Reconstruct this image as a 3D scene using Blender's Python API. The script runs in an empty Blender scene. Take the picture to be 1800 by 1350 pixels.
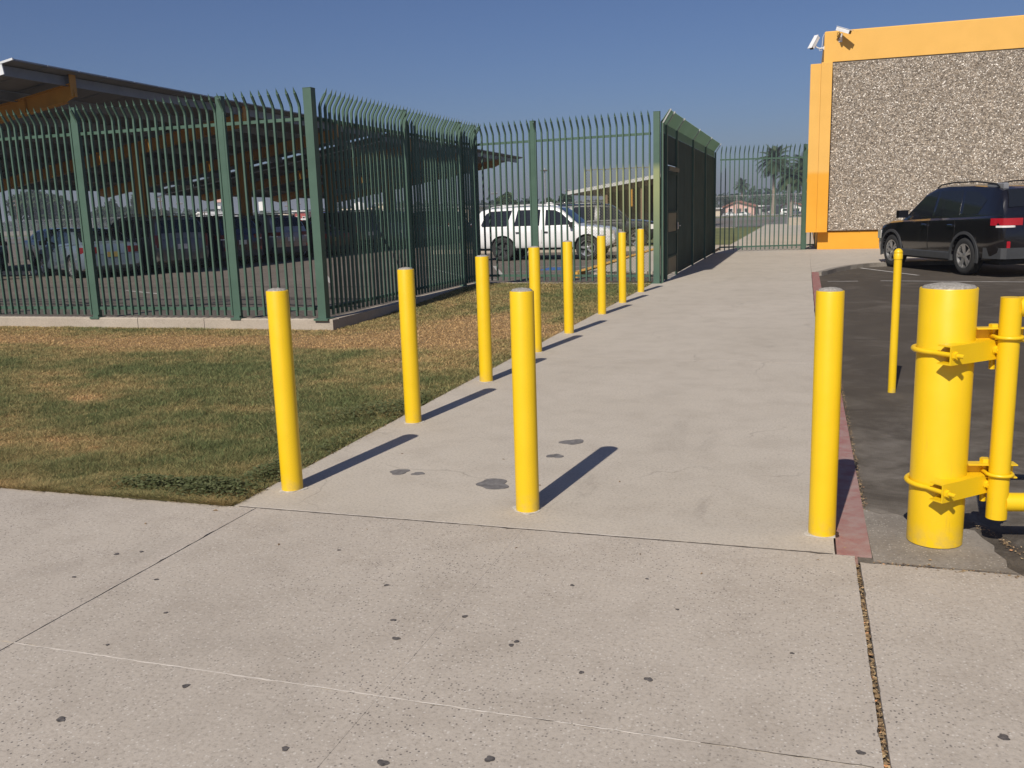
import bpy, bmesh, math, random
import numpy as np
from mathutils import Vector, Matrix, Euler
R = math.radians
random.seed(7); rng = np.random.default_rng(7)
scene = bpy.context.scene
col = scene.collection

# ------------------------------------------------------------------ camera
TH = R(17.9); PITCH = 0.187899; ROLL = -0.030638
def uvw(c): # camera-yaw frame -> world (X = along the front kerb, Y = along the walkway)
    U = Vector((math.cos(TH), -math.sin(TH), 0)); V = Vector((math.sin(TH), math.cos(TH), 0))
    return Vector((c.dot(U), c.dot(V), c.z))
cp, sp = math.cos(PITCH), math.sin(PITCH)
fwd = Vector((0, cp, -sp)); up = Vector((0, sp, cp)); rt = Vector((1, 0, 0))
cr, sr = math.cos(ROLL), math.sin(ROLL)
rt2 = rt*cr + up*sr; up2 = -rt*sr + up*cr
f_, u_, r_ = uvw(fwd), uvw(up2), uvw(rt2)
cam = bpy.data.cameras.new('camera'); camo = bpy.data.objects.new('camera', cam); col.objects.link(camo)
m = Matrix((r_, u_, -f_)).transposed().to_4x4(); m.translation = Vector((0, 0, 1.4333))
camo.matrix_world = m
cam.sensor_width = 36; cam.lens = 1597.64/1800*36; cam.clip_end = 3000; cam.clip_start = 0.05
scene.camera = camo

# ------------------------------------------------------------------ light
EL, AZ = R(41.3), R(7.3)
world = bpy.data.worlds.new('World'); scene.world = world; world.use_nodes = True
wn = world.node_tree; bg = wn.nodes['Background']
sky = wn.nodes.new('ShaderNodeTexSky'); sky.sky_type = 'NISHITA'; sky.sun_disc = False
sky.sun_elevation = EL; sky.sun_rotation = math.pi + AZ
sky.altitude = 0; sky.air_density = 1.0; sky.dust_density = 1.1; sky.ozone_density = 8.0
tn = wn.nodes.new('ShaderNodeMix'); tn.data_type = 'RGBA'; tn.blend_type = 'MULTIPLY'; tn.inputs[0].default_value = 1.0   # smoggy, slightly violet air
tn.inputs[7].default_value = (.965, .893, 1.0, 1)
wn.links.new(sky.outputs[0], tn.inputs[6]); wn.links.new(tn.outputs[2], bg.inputs[0]); bg.inputs[1].default_value = 0.064
sun = bpy.data.lights.new('sun', 'SUN'); sun.energy = 4.75; sun.angle = R(0.53); sun.color = (1.0, 0.93, 0.82)
suno = bpy.data.objects.new('sun', sun); col.objects.link(suno)
sd = Vector((math.sin(AZ)*math.cos(EL), math.cos(AZ)*math.cos(EL), -math.sin(EL)))
suno.rotation_euler = sd.to_track_quat('-Z', 'Y').to_euler(); suno.location = (-10, -30, 40)
vs = scene.view_settings
vs.view_transform = 'Standard'; vs.look = 'None'; vs.exposure = 0.0; vs.gamma = 1; vs.use_curve_mapping = False
scene.render.engine = 'CYCLES'

# ------------------------------------------------------------------ node helpers
class NT:
    def __init__(s, name):
        s.m = bpy.data.materials.new(name); s.m.use_nodes = True; s.t = s.m.node_tree
        s.b = s.t.nodes['Principled BSDF']; s.out = s.t.nodes['Material Output']
        s.tc = None
    def n(s, k, **kw):
        x = s.t.nodes.new(k)
        for a, b in kw.items(): setattr(x, a, b)
        return x
    def l(s, a, b): s.t.links.new(a, b)
    def co(s, scale=None):
        if not s.tc: s.tc = s.n('ShaderNodeTexCoord')
        o = s.tc.outputs['Object']
        if scale is not None:
            mp = s.n('ShaderNodeMapping'); mp.inputs['Scale'].default_value = scale; s.l(o, mp.inputs[0]); o = mp.outputs[0]
        return o
    def noise(s, sc, det=4, rough=.55, scale=None, dist=0):
        x = s.n('ShaderNodeTexNoise'); x.inputs['Scale'].default_value = sc; x.inputs['Detail'].default_value = det
        x.inputs['Roughness'].default_value = rough; x.inputs['Distortion'].default_value = dist
        s.l(s.co(scale), x.inputs['Vector']); return x.outputs['Fac']
    def voro(s, sc, feat='F1', out='Distance', rnd=1):
        x = s.n('ShaderNodeTexVoronoi', feature=feat); x.inputs['Scale'].default_value = sc; x.inputs['Randomness'].default_value = rnd
        s.l(s.co(), x.inputs['Vector']); return x.outputs[out]
    def ramp(s, fac, stops, interp='LINEAR'):
        x = s.n('ShaderNodeValToRGB'); cr = x.color_ramp; cr.interpolation = interp
        while len(cr.elements) < len(stops): cr.elements.new(.5)
        for e, (p, c) in zip(cr.elements, stops):
            e.position = p; e.color = (*c, 1) if len(c) == 3 else c
        s.l(fac, x.inputs[0]); return x.outputs[0]
    def rampf(s, fac, stops): return s.ramp(fac, [(p, (v, v, v)) for p, v in stops])
    def mix(s, a, b, fac, mode='MIX'):
        x = s.n('ShaderNodeMix', data_type='RGBA', blend_type=mode)
        for v, i in ((fac, 0), (a, 6), (b, 7)):
            if hasattr(v, 'is_linked'): s.l(v, x.inputs[i])
            elif i == 0: x.inputs[0].default_value = v
            else: x.inputs[i].default_value = (*v, 1)
        return x.outputs[2]
    def math(s, op, a, b=0.0):
        x = s.n('ShaderNodeMath', operation=op)
        for v, i in ((a, 0), (b, 1)):
            if hasattr(v, 'is_linked'): s.l(v, x.inputs[i])
            else: x.inputs[i].default_value = v
        return x.outputs[0]
    def sep(s, comp):
        x = s.n('ShaderNodeSeparateXYZ'); s.l(s.co(), x.inputs[0]); return x.outputs[comp]
    def attr(s, name, out='Fac'):
        x = s.n('ShaderNodeAttribute'); x.attribute_name = name; return x.outputs[out]
    def base(s, c):
        if hasattr(c, 'is_linked'): s.l(c, s.b.inputs['Base Color'])
        else: s.b.inputs['Base Color'].default_value = (*c, 1)
    def rough(s, r):
        if hasattr(r, 'is_linked'): s.l(r, s.b.inputs['Roughness'])
        else: s.b.inputs['Roughness'].default_value = r
    def bump(s, h, strength=.3, dist=.01):
        x = s.n('ShaderNodeBump'); x.inputs['Strength'].default_value = strength; x.inputs['Distance'].default_value = dist
        s.l(h, x.inputs['Height']); s.l(x.outputs[0], s.b.inputs['Normal'])

def plain(name, c, rough=.6, metal=0, var=.12, sc=6, coat=0, bump=0, spec=None):
    k = NT(name)
    n = k.noise(sc, 4)
    lo = tuple(x*(1-var) for x in c); hi = tuple(min(1, x*(1+var)) for x in c)
    k.base(k.ramp(n, [(.3, lo), (.7, hi)]))
    k.rough(rough); k.b.inputs['Metallic'].default_value = metal
    if coat: k.b.inputs['Coat Weight'].default_value = coat; k.b.inputs['Coat Roughness'].default_value = .04
    if spec is not None: k.b.inputs['Specular IOR Level'].default_value = spec
    if bump: k.bump(k.noise(60, 3), bump, .002)
    return k.m

M = {}
# concrete: front pavement (exposed fine aggregate) and smoother walkway
def concrete(name, c1, c2, speck, dirt=.5, seed=0):
    k = NT(name)
    big = k.noise(.55, 5, .6, dist=.4); mid = k.noise(3.5, 5, .65); fine = k.noise(70, 3, .7); fin2 = k.noise(230, 2, .6)
    c = k.ramp(big, [(.28, c1), (.72, c2)])
    c = k.mix(c, k.ramp(mid, [(.3, (.74, .72, .70)), (.55, (1, 1, 1)), (.75, (1.0, .99, .97))]), .55*dirt+.2, 'MULTIPLY')
    c = k.mix(c, k.ramp(fine, [(.3, (.60, .58, .56)), (.48, (.95, .95, .95)), (.7, (1.12, 1.12, 1.12))]), .6, 'MULTIPLY')
    v = k.voro(95, 'F1', 'Distance'); vc = k.voro(95, 'F1', 'Color')
    sx = k.n('ShaderNodeSeparateColor'); k.l(vc, sx.inputs[0])
    patch = k.rampf(k.noise(1.1, 3), [(.38, .25), (.62, 1)])
    dark = k.math('MULTIPLY', k.math('MULTIPLY', k.math('LESS_THAN', v, .34), k.math('GREATER_THAN', sx.outputs[0], .80)), patch)
    lite = k.math('MULTIPLY', k.math('LESS_THAN', v, .36), k.math('LESS_THAN', sx.outputs[0], .14))
    c = k.mix(c, (.10, .09, .085), k.math('MULTIPLY', dark, speck), 'MIX')
    c = k.mix(c, (.62, .58, .52), k.math('MULTIPLY', lite, speck*.7), 'MIX')
    # broad stains
    st = k.rampf(k.noise(.9, 6, .7, scale=(1, .6, 1), dist=1.2), [(.56, 0), (.74, 1)])
    c = k.mix(c, (.17, .15, .13), k.math('MULTIPLY', st, .40*dirt))
    if dirt < .5:
        x = k.n('ShaderNodeTexVoronoi', feature='DISTANCE_TO_EDGE'); x.inputs['Scale'].default_value = .33
        ad = k.n('ShaderNodeVectorMath', operation='ADD'); nz = k.n('ShaderNodeTexNoise'); nz.inputs['Scale'].default_value = 1.4; nz.inputs['Detail'].default_value = 5
        k.l(k.co(), nz.inputs['Vector']); k.l(k.co(), ad.inputs[0]); k.l(nz.outputs['Color'], ad.inputs[1]); k.l(ad.outputs[0], x.inputs['Vector'])
        ck = k.math('MULTIPLY', k.rampf(x.outputs['Distance'], [(.0, 1), (.0035, 0)]), k.rampf(k.noise(.8, 3), [(.50, 0), (.60, .38)]))
        c = k.mix(c, (.16, .14, .115), ck)
        sg = k.rampf(k.noise(1.6, 6, .75, scale=(1, .45, 1), dist=.8), [(.60, 0), (.70, .30)])
        c = k.mix(c, (.20, .175, .15), sg)
    k.base(c); k.rough(.88); k.b.inputs['Specular IOR Level'].default_value = .3
    k.bump(k.math('ADD', k.math('MULTIPLY', fine, .7), k.math('MULTIPLY', fin2, .4)), .35, .004)
    return k.m
M['pave'] = concrete('pavement_concrete', (.405, .358, .304), (.49, .436, .373), .8)
M['walk'] = concrete('walkway_concrete', (.44, .392, .328), (.50, .448, .380), .22, .34)
M['ramp'] = concrete('ramp_concrete', (.19, .170, .145), (.36, .325, .28), .5, 1.2)
M['curb'] = concrete('curb_concrete', (.36, .31, .25), (.46, .40, .33), .2, .5)

def asphalt(name, c1, c2):
    k = NT(name)
    big = k.noise(.35, 5, .6, scale=(1, .35, 1), dist=.6); mid = k.noise(2.3, 5, .65); fine = k.noise(110, 3, .8)
    c = k.ramp(big, [(.3, c1), (.7, c2)])
    c = k.mix(c, k.ramp(mid, [(.3, (.7, .7, .7)), (.6, (1, 1, 1)), (.75, (1, .98, .95))]), .6, 'MULTIPLY')
    c = k.mix(c, k.ramp(fine, [(.3, (.55, .55, .55)), (.6, (1, 1, 1))]), .5, 'MULTIPLY')
    dust = k.rampf(k.noise(.8, 6, .7, dist=1.5), [(.52, 0), (.72, 1)])
    c = k.mix(c, (.20, .175, .15), k.math('MULTIPLY', dust, .45))
    near = k.rampf(k.math('MULTIPLY', k.sep('Y'), .05), [(.19, 1), (.27, .7), (.42, .0)]) if name[0] == 'd' else None
    if near: c = k.mix(c, k.ramp(k.noise(6, 4), [(.3, (.15, .132, .11)), (.7, (.33, .295, .25))]), k.math('MULTIPLY', near, k.rampf(k.noise(1.9, 6, .7, dist=1.2), [(.36, 0.05), (.58, .75)])))
    k.base(c); k.rough(.92); k.b.inputs['Specular IOR Level'].default_value = .25
    k.bump(fine, .9, .009)
    return k
ka = asphalt('drive_asphalt', (.074, .061, .048), (.110, .092, .072))
M['asph'] = ka.m
M['lot'] = asphalt('lot_asphalt', (.140, .118, .100), (.195, .167, .142)).m
M['road'] = plain('road_asphalt', (.13, .12, .115), .9, sc=1)
M['earth'] = plain('dry_earth', (.22, .185, .135), .95, sc=.15, var=.25)
M['gum'] = plain('gum_stain', (.095, .085, .080), .8, sc=70, var=.5)
M['patch'] = plain('filler', (.155, .145, .14), .85, sc=25, var=.35, bump=.4)
M['debris'] = plain('leaf_litter', (.26, .17, .085), .9, sc=30, var=.5)
M['mortar'] = plain('joint_dirt', (.13, .11, .09), .95, sc=20, var=.3)
M['whitepaint'] = plain('faded_white_line', (.38, .36, .33), .9, sc=7, var=.3)
M['bluepaint'] = plain('blue_line_paint', (.03, .10, .30), .8, sc=7)
M['yellowkerb'] = plain('yellow_kerb_paint', (.60, .33, .06), .8, sc=7, var=.2)
k = NT('red_kerb_paint')
nn = k.math('ADD', k.rampf(k.noise(9, 5, .7), [(.35, 0), (.62, .8)]), k.rampf(k.math('MULTIPLY', k.sep('Y'), .1), [(.38, .45), (.95, -.0)]))
k.base(k.mix((.27, .085, .072), (.33, .25, .225), k.math('MULTIPLY', nn, .68))); k.rough(.85); M['red'] = k.m
k = NT('yellow_gloss_paint')
n1 = k.noise(5, 4); n2 = k.rampf(k.noise(120, 2), [(.70, 0), (.78, 1)])
c = k.ramp(n1, [(.3, (.75, .485, .006)), (.7, (.79, .515, .008))])
dirt = k.math('MULTIPLY', k.rampf(k.sep('Z'), [(.0, 1), (.10, 0)]), k.rampf(k.noise(22, 4), [(.4, 0), (.7, .7)]))
c = k.mix(c, (.45, .34, .12), dirt)
scr = k.rampf(k.noise(9, 5, .7, scale=(6, 6, .6)), [(.60, 0), (.70, 1)])
c = k.mix(c, (.60, .38, .03), k.math('MULTIPLY', scr, .35))
k.base(k.mix(c, (.50, .33, .04), k.math('MULTIPLY', n2, .6))); k.rough(k.rampf(k.noise(14, 3), [(.3, .34), (.7, .46)]))
k.bump(k.noise(35, 3), .06, .003); M['yellow'] = k.m
M['fill'] = plain('rough_concrete_fill', (.29, .27, .24), .95, sc=110, var=.35, bump=.6)
M['grout'] = plain('white_residue', (.50, .47, .42), .9, sc=30, var=.25)
# fence greens
def green(name, a, b, pale_band=False):
    k = NT(name)
    c = k.ramp(k.noise(3, 4), [(.3, a), (.7, b)])
    rust = k.rampf(k.noise(28, 5, .7), [(.66, 0), (.76, .6)])
    c = k.mix(c, (.16, .13, .07), rust)
    if pale_band:  # pale yellow-green tint, strongest below the mesh top, fading downward
        z = k.rampf(k.math('MULTIPLY', k.sep('Z'), .4), [(.05, 0), (.28, .25), (.70, 1), (.84, 1), (.90, 0)])
        c = k.mix(c, (.30, .33, .15), k.math('MULTIPLY', z, .8))
    k.base(c); k.rough(.5); return k.m
M['green'] = green('green_fence_paint', (.052, .102, .073), (.070, .130, .095))
M['greenb'] = green('yellowish_green_paint', (.052, .102, .073), (.070, .130, .095), True)
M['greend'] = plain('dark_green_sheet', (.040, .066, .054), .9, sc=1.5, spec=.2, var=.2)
k = NT('perforated_green_sheet'); k.base((.12, .18, .13)); k.rough(.8)
tr = k.n('ShaderNodeBsdfTranslucent'); tr.inputs[0].default_value = (.46, .60, .47, 1)
mx = k.n('ShaderNodeMixShader'); mx.inputs[0].default_value = .55
k.l(k.b.outputs[0], mx.inputs[1]); k.l(tr.outputs[0], mx.inputs[2]); k.l(mx.outputs[0], k.out.inputs[0]); M['perf'] = k.m
M['olive'] = plain('olive_door_steel', (.085, .090, .060), .6, sc=3)
M['steel'] = plain('galvanised_steel', (.42, .42, .42), .45, .6, sc=9)
M['meshyel'] = plain('yellowed_wire', (.19, .17, .085), .7)
# building
k = NT('orange_stucco')
n = k.noise(2.0, 4); z = k.sep('Z'); wob = k.math('ADD', z, k.math('MULTIPLY', k.noise(.7, 3), .25))
a = k.ramp(n, [(.3, (.70, .395, .088)), (.7, (.75, .425, .100))]); b = k.ramp(n, [(.3, (.70, .320, .020)), (.7, (.76, .350, .026))])
k.base(k.mix(b, a, k.rampf(k.math('MULTIPLY', wob, .2), [(.47, 0), (.49, 1)]))); k.rough(.8)
k.bump(k.noise(90, 3), .25, .004); M['orange'] = k.m
M['panelback'] = plain('aggregate_mortar', (.21, .18, .145), .95, sc=30, var=.3)
k = NT('pebbles')
c = k.ramp(k.attr('rnd'), [(0, (.13, .105, .085)), (.15, (.25, .205, .16)), (.35, (.46, .385, .30)), (.55, (.62, .535, .44)), (.70, (.27, .24, .21)), (.84, (.68, .62, .54)), (1, (.92, .87, .79))])
k.base(c); k.rough(.7); M['pebble'] = k.m
# canopy
M['girder'] = plain('orange_girder_paint', (.45, .215, .022), .5, sc=2)
M['purlin'] = plain('grey_purlin', (.20, .22, .25), .55, .2, sc=2)
M['fascia'] = plain('white_fascia', (.62, .64, .66), .5, sc=2)
M['pvback'] = plain('solar_panel_back', (.18, .175, .17), .6, sc=1)
M['pvframe'] = plain('solar_frame', (.30, .31, .33), .4, .6)
# cars
def paint(name, c, metal=.0, rough=.3):
    return plain(name, c, rough, metal, var=.04, sc=2, coat=.9)
M['glass'] = plain('tinted_glass', (.012, .014, .018), .06, sc=1, var=.1)
M['tyre'] = plain('tyre_rubber', (.022, .022, .022), .85, sc=20)
M['alloy'] = plain('alloy_rim', (.58, .58, .58), .28, .85)
M['darkrim'] = plain('dark_steel_rim', (.05, .05, .052), .5, .5)
M['clad'] = plain('grey_plastic_cladding', (.045, .047, .05), .55, sc=6)
M['black'] = plain('black_trim', (.012, .012, .012), .5)
M['chrome'] = plain('chrome', (.7, .7, .7), .12, 1)
M['redlens'] = plain('red_lens', (.38, .008, .02), .12, coat=1)
M['reddim'] = plain('dull_red_lens', (.13, .006, .010), .3)
M['whitelens'] = plain('clear_lens', (.75, .73, .70), .12, coat=1)
M['plate'] = plain('number_plate', (.60, .60, .55), .5)
M['platey'] = plain('old_yellow_plate', (.22, .17, .05), .6)
# nature
def leafmat(name, a, b, tr=.25):
    k = NT(name); c = k.ramp(k.attr('rnd'), [(0, a), (1, b)]); k.base(c); k.rough(.75); k.b.inputs['Specular IOR Level'].default_value = .15
    t = k.n('ShaderNodeBsdfTranslucent'); k.l(c, t.inputs[0]); mx = k.n('ShaderNodeMixShader'); mx.inputs[0].default_value = tr
    k.l(k.b.outputs[0], mx.inputs[1]); k.l(t.outputs[0], mx.inputs[2]); k.l(mx.outputs[0], k.out.inputs[0]); return k.m
M['leaf'] = leafmat('tree_leaves', (.035, .060, .022), (.085, .125, .045))
M['leafd'] = leafmat('dark_tree_leaves', (.022, .040, .022), (.055, .085, .04))
M['palm'] = leafmat('palm_leaves', (.035, .055, .028), (.085, .115, .055))
M['bark'] = plain('bark', (.16, .12, .085), .9, sc=5, var=.3)
M['palmbark'] = plain('palm_bark', (.26, .21, .16), .9, sc=5, var=.3)
k = NT('grass_blades')
c = k.attr('tint', 'Color'); k.base(c); k.rough(.75); k.b.inputs['Specular IOR Level'].default_value = .2
t = k.n('ShaderNodeBsdfTranslucent'); k.l(c, t.inputs[0]); mx = k.n('ShaderNodeMixShader'); mx.inputs[0].default_value = .25
k.l(k.b.outputs[0], mx.inputs[1]); k.l(t.outputs[0], mx.inputs[2]); k.l(mx.outputs[0], k.out.inputs[0]); M['grass'] = k.m
k = NT('lawn_thatch'); c = k.attr('tint', 'Color')
c = k.mix(c, k.ramp(k.noise(45, 4, .7), [(.3, (.45, .42, .38)), (.7, (1.15, 1.1, 1.0))]), .8, 'MULTIPLY')
k.base(c); k.rough(.95); k.bump(k.noise(60, 4), .7, .02); M['thatch'] = k.m
M['weed'] = leafmat('weed_leaves', (.105, .128, .050), (.205, .222, .110), .4)
M['farlawn'] = plain('far_lawn', (.125, .135, .045), .9, sc=.8, var=.3)
def wallm(name, c): return plain(name, c, .8, sc=.7, var=.08)

# ------------------------------------------------------------------ mesh helpers
class MB:
    def __init__(s): s.v = []; s.f = []; s.mi = []; s.cur = 0; s.sm = False
    def add(s, vs, fs):
        o = len(s.v); s.v += [tuple(v) for v in vs]
        s.f += [tuple(i+o for i in f) for f in fs]; s.mi += [s.cur]*len(fs)
        return s
    def box(s, x0, x1, y0, y1, z0, z1, mat=None, ch=0):
        if ch:
            c = min(ch, (x1-x0)/2.01, (y1-y0)/2.01)
            a = [(x0, y0), (x1, y0), (x1, y1), (x0, y1)]; b = [(x0+c, y0+c), (x1-c, y0+c), (x1-c, y1-c), (x0+c, y1-c)]
            vs = [(x, y, z0) for x, y in a]+[(x, y, z1-c) for x, y in a]+[(x, y, z1) for x, y in b]
            fs = [(3, 2, 1, 0), (8, 9, 10, 11)]
            for r0 in (0, 4):
                for i in range(4): j = (i+1) % 4; fs.append((r0+i, r0+j, r0+4+j, r0+4+i))
        else:
            vs = [(x0, y0, z0), (x1, y0, z0), (x1, y1, z0), (x0, y1, z0), (x0, y0, z1), (x1, y0, z1), (x1, y1, z1), (x0, y1, z1)]
            fs = [(3, 2, 1, 0), (4, 5, 6, 7), (0, 1, 5, 4), (1, 2, 6, 5), (2, 3, 7, 6), (3, 0, 4, 7)]
        if mat is not None: vs = [mat @ Vector(v) for v in vs]
        return s.add(vs, fs)
    def beam(s, p0, p1, w, h, upv=(0, 0, 1)):
        p0, p1 = Vector(p0), Vector(p1); d = p1-p0; L = d.length; d.normalize()
        sx = d.cross(Vector(upv)); sx = sx.normalized() if sx.length > 1e-5 else Vector((1, 0, 0)); uz = sx.cross(d)
        mt = Matrix((sx, d, uz)).transposed().to_4x4(); mt.translation = p0
        return s.box(-w/2, w/2, 0, L, -h/2, h/2, mt)
    def tube(s, pts, r, n=10, closed=False, cap=True):
        pts = [Vector(p) for p in pts]; rs = r if isinstance(r, (list, tuple)) else [r]*len(pts)
        rings = []; N = len(pts); prev = None
        for i, p in enumerate(pts):
            if closed: t = pts[(i+1) % N]-pts[i-1]
            else: t = pts[min(i+1, N-1)]-pts[max(i-1, 0)]
            t.normalize()
            a = prev if prev is not None else (Vector((0, 0, 1)) if abs(t.z) < .9 else Vector((1, 0, 0)))
            b = t.cross(a).normalized(); a = b.cross(t).normalized(); prev = a
            rings.append([p+(a*math.cos(2*math.pi*k/n)+b*math.sin(2*math.pi*k/n))*rs[i] for k in range(n)])
        vs = [v for rg in rings for v in rg]; fs = []
        for i in range(N if closed else N-1):
            j = (i+1) % N
            for k in range(n): l = (k+1) % n; fs.append((i*n+k, i*n+l, j*n+l, j*n+k))
        if cap and not closed: fs += [tuple(range(n)), tuple(reversed(range((N-1)*n, N*n)))]
        return s.add(vs, fs)
    def lathe(s, prof, n=24, mat=None, cap=True):
        vs = []; fs = []
        for r, z in prof:
            for k in range(n): a = 2*math.pi*k/n; vs.append((r*math.cos(a), r*math.sin(a), z))
        for i in range(len(prof)-1):
            for k in range(n): l = (k+1) % n; fs.append((i*n+k, i*n+l, (i+1)*n+l, (i+1)*n+k))
        if cap: fs += [tuple(reversed(range(n))), tuple(range((len(prof)-1)*n, len(prof)*n))]
        if mat is not None: vs = [mat @ Vector(v) for v in vs]
        return s.add(vs, fs)
    def prism(s, poly, axis, a, b):  # poly in the two other axes, extruded along axis a..b
        n = len(poly)
        def P(p, t): return {'x': (t, p[0], p[1]), 'y': (p[0], t, p[1]), 'z': (p[0], p[1], t)}[axis]
        vs = [P(p, a) for p in poly]+[P(p, b) for p in poly]
        fs = [tuple(range(n)), tuple(reversed(range(n, 2*n)))]+[(i, n+i, n+(i+1) % n, (i+1) % n) for i in range(n)]
        return s.add(vs, fs)
    def grid(s, P):  # P[i][j] points
        a, b = len(P), len(P[0])
        return s.add([p for r in P for p in r], [(i*b+j, i*b+j+1, (i+1)*b+j+1, (i+1)*b+j) for i in range(a-1) for j in range(b-1)])
    def mesh(s, name, mats, smooth=None):
        me = bpy.data.meshes.new(name); me.from_pydata(s.v, [], s.f)
        for mm in (mats if isinstance(mats, (list, tuple)) else [mats]): me.materials.append(mm)
        if any(s.mi): me.polygons.foreach_set('material_index', s.mi)
        bm = bmesh.new(); bm.from_mesh(me); bmesh.ops.recalc_face_normals(bm, faces=bm.faces); bm.to_mesh(me); bm.free()
        if smooth:
            me.polygons.foreach_set('use_smooth', [True]*len(me.polygons)); me.set_sharp_from_angle(angle=R(smooth))
        me.update(); return me
    def build(s, name, mats, parent=None, smooth=None, **kw):
        return link(name, s.mesh(name, mats, smooth), parent, **kw)
def link(name, data, parent=None, loc=None, rz=None, **props):
    o = bpy.data.objects.new(name, data); col.objects.link(o)
    if parent: o.parent = parent
    if loc: o.location = loc
    if rz is not None: o.rotation_euler = (0, 0, rz)
    for a, b in props.items(): o[a] = b
    return o
def thing(name, label, cat, loc=(0, 0, 0), rz=0, group=None):
    o = link(name, None, None, loc, rz, label=label, category=cat)
    o.empty_display_size = .2
    if group: o['group'] = group
    return o
def kids(o): return [c for c in col.objects if c.parent == o]
def copy_tree(src, loc=None, rz=None, label=None, parent=None, group=None):
    c = src.copy(); col.objects.link(c)
    if parent: c.parent = parent
    if loc: c.location = loc
    if rz is not None: c.rotation_euler = (0, 0, rz)
    if label: c['label'] = label
    if group: c['group'] = group
    for ch in KIDS.get(src.name, None) or kids(src): copy_tree(ch, parent=c)
    return c
KIDS = {}
def npmesh(name, verts, faces_n, mat, attr=None, color=None, smooth=False):
    """verts (N,3); every faces_n consecutive verts make one face"""
    me = bpy.data.meshes.new(name); n = len(verts); nf = n//faces_n
    me.vertices.add(n); me.vertices.foreach_set('co', verts.astype(np.float32).ravel())
    me.loops.add(n); me.loops.foreach_set('vertex_index', np.arange(n, dtype=np.int32))
    me.polygons.add(nf); me.polygons.foreach_set('loop_start', np.arange(0, n, faces_n, dtype=np.int32))
    me.polygons.foreach_set('loop_total', np.full(nf, faces_n, dtype=np.int32))
    if attr is not None:
        a = me.attributes.new('rnd', 'FLOAT', 'POINT'); a.data.foreach_set('value', attr.astype(np.float32))
    if color is not None:
        a = me.attributes.new('tint', 'FLOAT_COLOR', 'POINT')
        a.data.foreach_set('color', np.concatenate([color, np.ones((n, 1))], 1).astype(np.float32).ravel())
    me.materials.append(mat); me.update(calc_edges=True); me.validate()
    return me
def sm(a, b, x):
    t = np.clip((np.asarray(x, float)-a)/(b-a), 0, 1); return t*t*(3-2*t)

# ------------------------------------------------------------------ ground
def lawn_z(u, v):
    d = -.145*sm(4.2, 11.0, v)*sm(2.75, 6.0, -np.asarray(u, float))
    return d*(1-sm(12.0, 17.0, v)) - .003-.010*sm(3.8, 4.1, v)
def lot_z(u, v): return -.03-.12*sm(12, 24, v)
def drive_z(u, v): return -.006-.075*sm(3.9, 7.0, v)
GV = .0
MB().grid([[(x, y, -.32-1.08*float(sm(66, 200, y))) for y in list(range(-60, 60, 20))+list(range(60, 220, 8))+[400, 2200]] for x in (-2200, -400, 0, 400, 2200)]).build('ground', M['earth'], kind='structure')
def sheet(name, x0, x1, y0, y1, zf, mat, step=1.0, hole=None, inside=None):
    xs = np.arange(x0, x1+step*.5, step); ys = np.arange(y0, y1+step*.5, step); xs[-1] = x1; ys[-1] = y1
    P = [[(x, y, float(zf(x, y))) for y in ys] for x in xs]
    b = MB().grid(P); return b.build(name, mat, smooth=60, kind='structure')
o = sheet('parking_lot', -95, -6.52, 11.62, 95, lot_z, M['lot'], 2.0)
o = sheet('service_yard', -6.50, -2.75, 17.9, 95, lambda x, y: lot_z(x, y)+.002, M['lot'], 1.25)

# front pavement: slabs with open joints over a dark bed
pave = link('pavement', None, None, (0, 0, 0), kind='structure')
MB().box(-30, 9, -8, 3.755, -.25, -.035).build('joint_bed', M['mortar'], pave)
def slab(x0, x1, y0, y1, z=0., mat='pave', par=None, g=.0022, gx=None):
    """one cast slab: its edges wander a little and are chipped here and there"""
    def edge(pa, pb, nrm):
        L = math.hypot(pb[0]-pa[0], pb[1]-pa[1]); n = max(2, int(L/(.035 if abs(pa[1]) < 4.2 else .15))); out = []
        for k_ in range(n):
            t_ = k_/n; tight = abs(pa[0]+1.19) < .01 and abs(pb[0]+1.19) < .01; d_ = abs(random.gauss(0, .0002 if tight else .0011)) if k_ else 0
            if k_ and not tight and random.random() < .035: d_ += random.uniform(.003, .008)
            out.append((pa[0]+(pb[0]-pa[0])*t_+nrm[0]*d_, pa[1]+(pb[1]-pa[1])*t_+nrm[1]*d_))
        return out
    l = .0002 if x0 == -1.19 else g; r = .0002 if x1 == -1.19 else g; a0 = .0008 if y0 == 2.28 else g; a1 = .0008 if y1 == 2.28 else g
    X0, X1, Y0, Y1 = x0+l, x1-r, y0+a0, y1-a1
    P = edge((X0, Y0), (X1, Y0), (0, 1))+edge((X1, Y0), (X1, Y1), (-1, 0))+edge((X1, Y1), (X0, Y1), (0, -1))+edge((X0, Y1), (X0, Y0), (1, 0))
    return MB().prism(P, 'z', -.034, z).build('concrete_slab', M[mat], par or pave)
us = [-12.6, -9.6, -7.1, -4.3, -2.60, -1.19, .236]
vsl = [-2.2, -.7, .76, 2.28, 3.785]
for i in range(len(us)-1):
    for j in range(len(vsl)-1):
        slab(us[i], us[i+1], vsl[j], vsl[j+1], 0.)
for j, (a, b_) in enumerate(((-2.2, .76), (.76, 3.715))):
    slab(.249, 2.3, a, b_, 0.002); slab(2.3, 5.2, a, b_, 0.)
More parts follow.
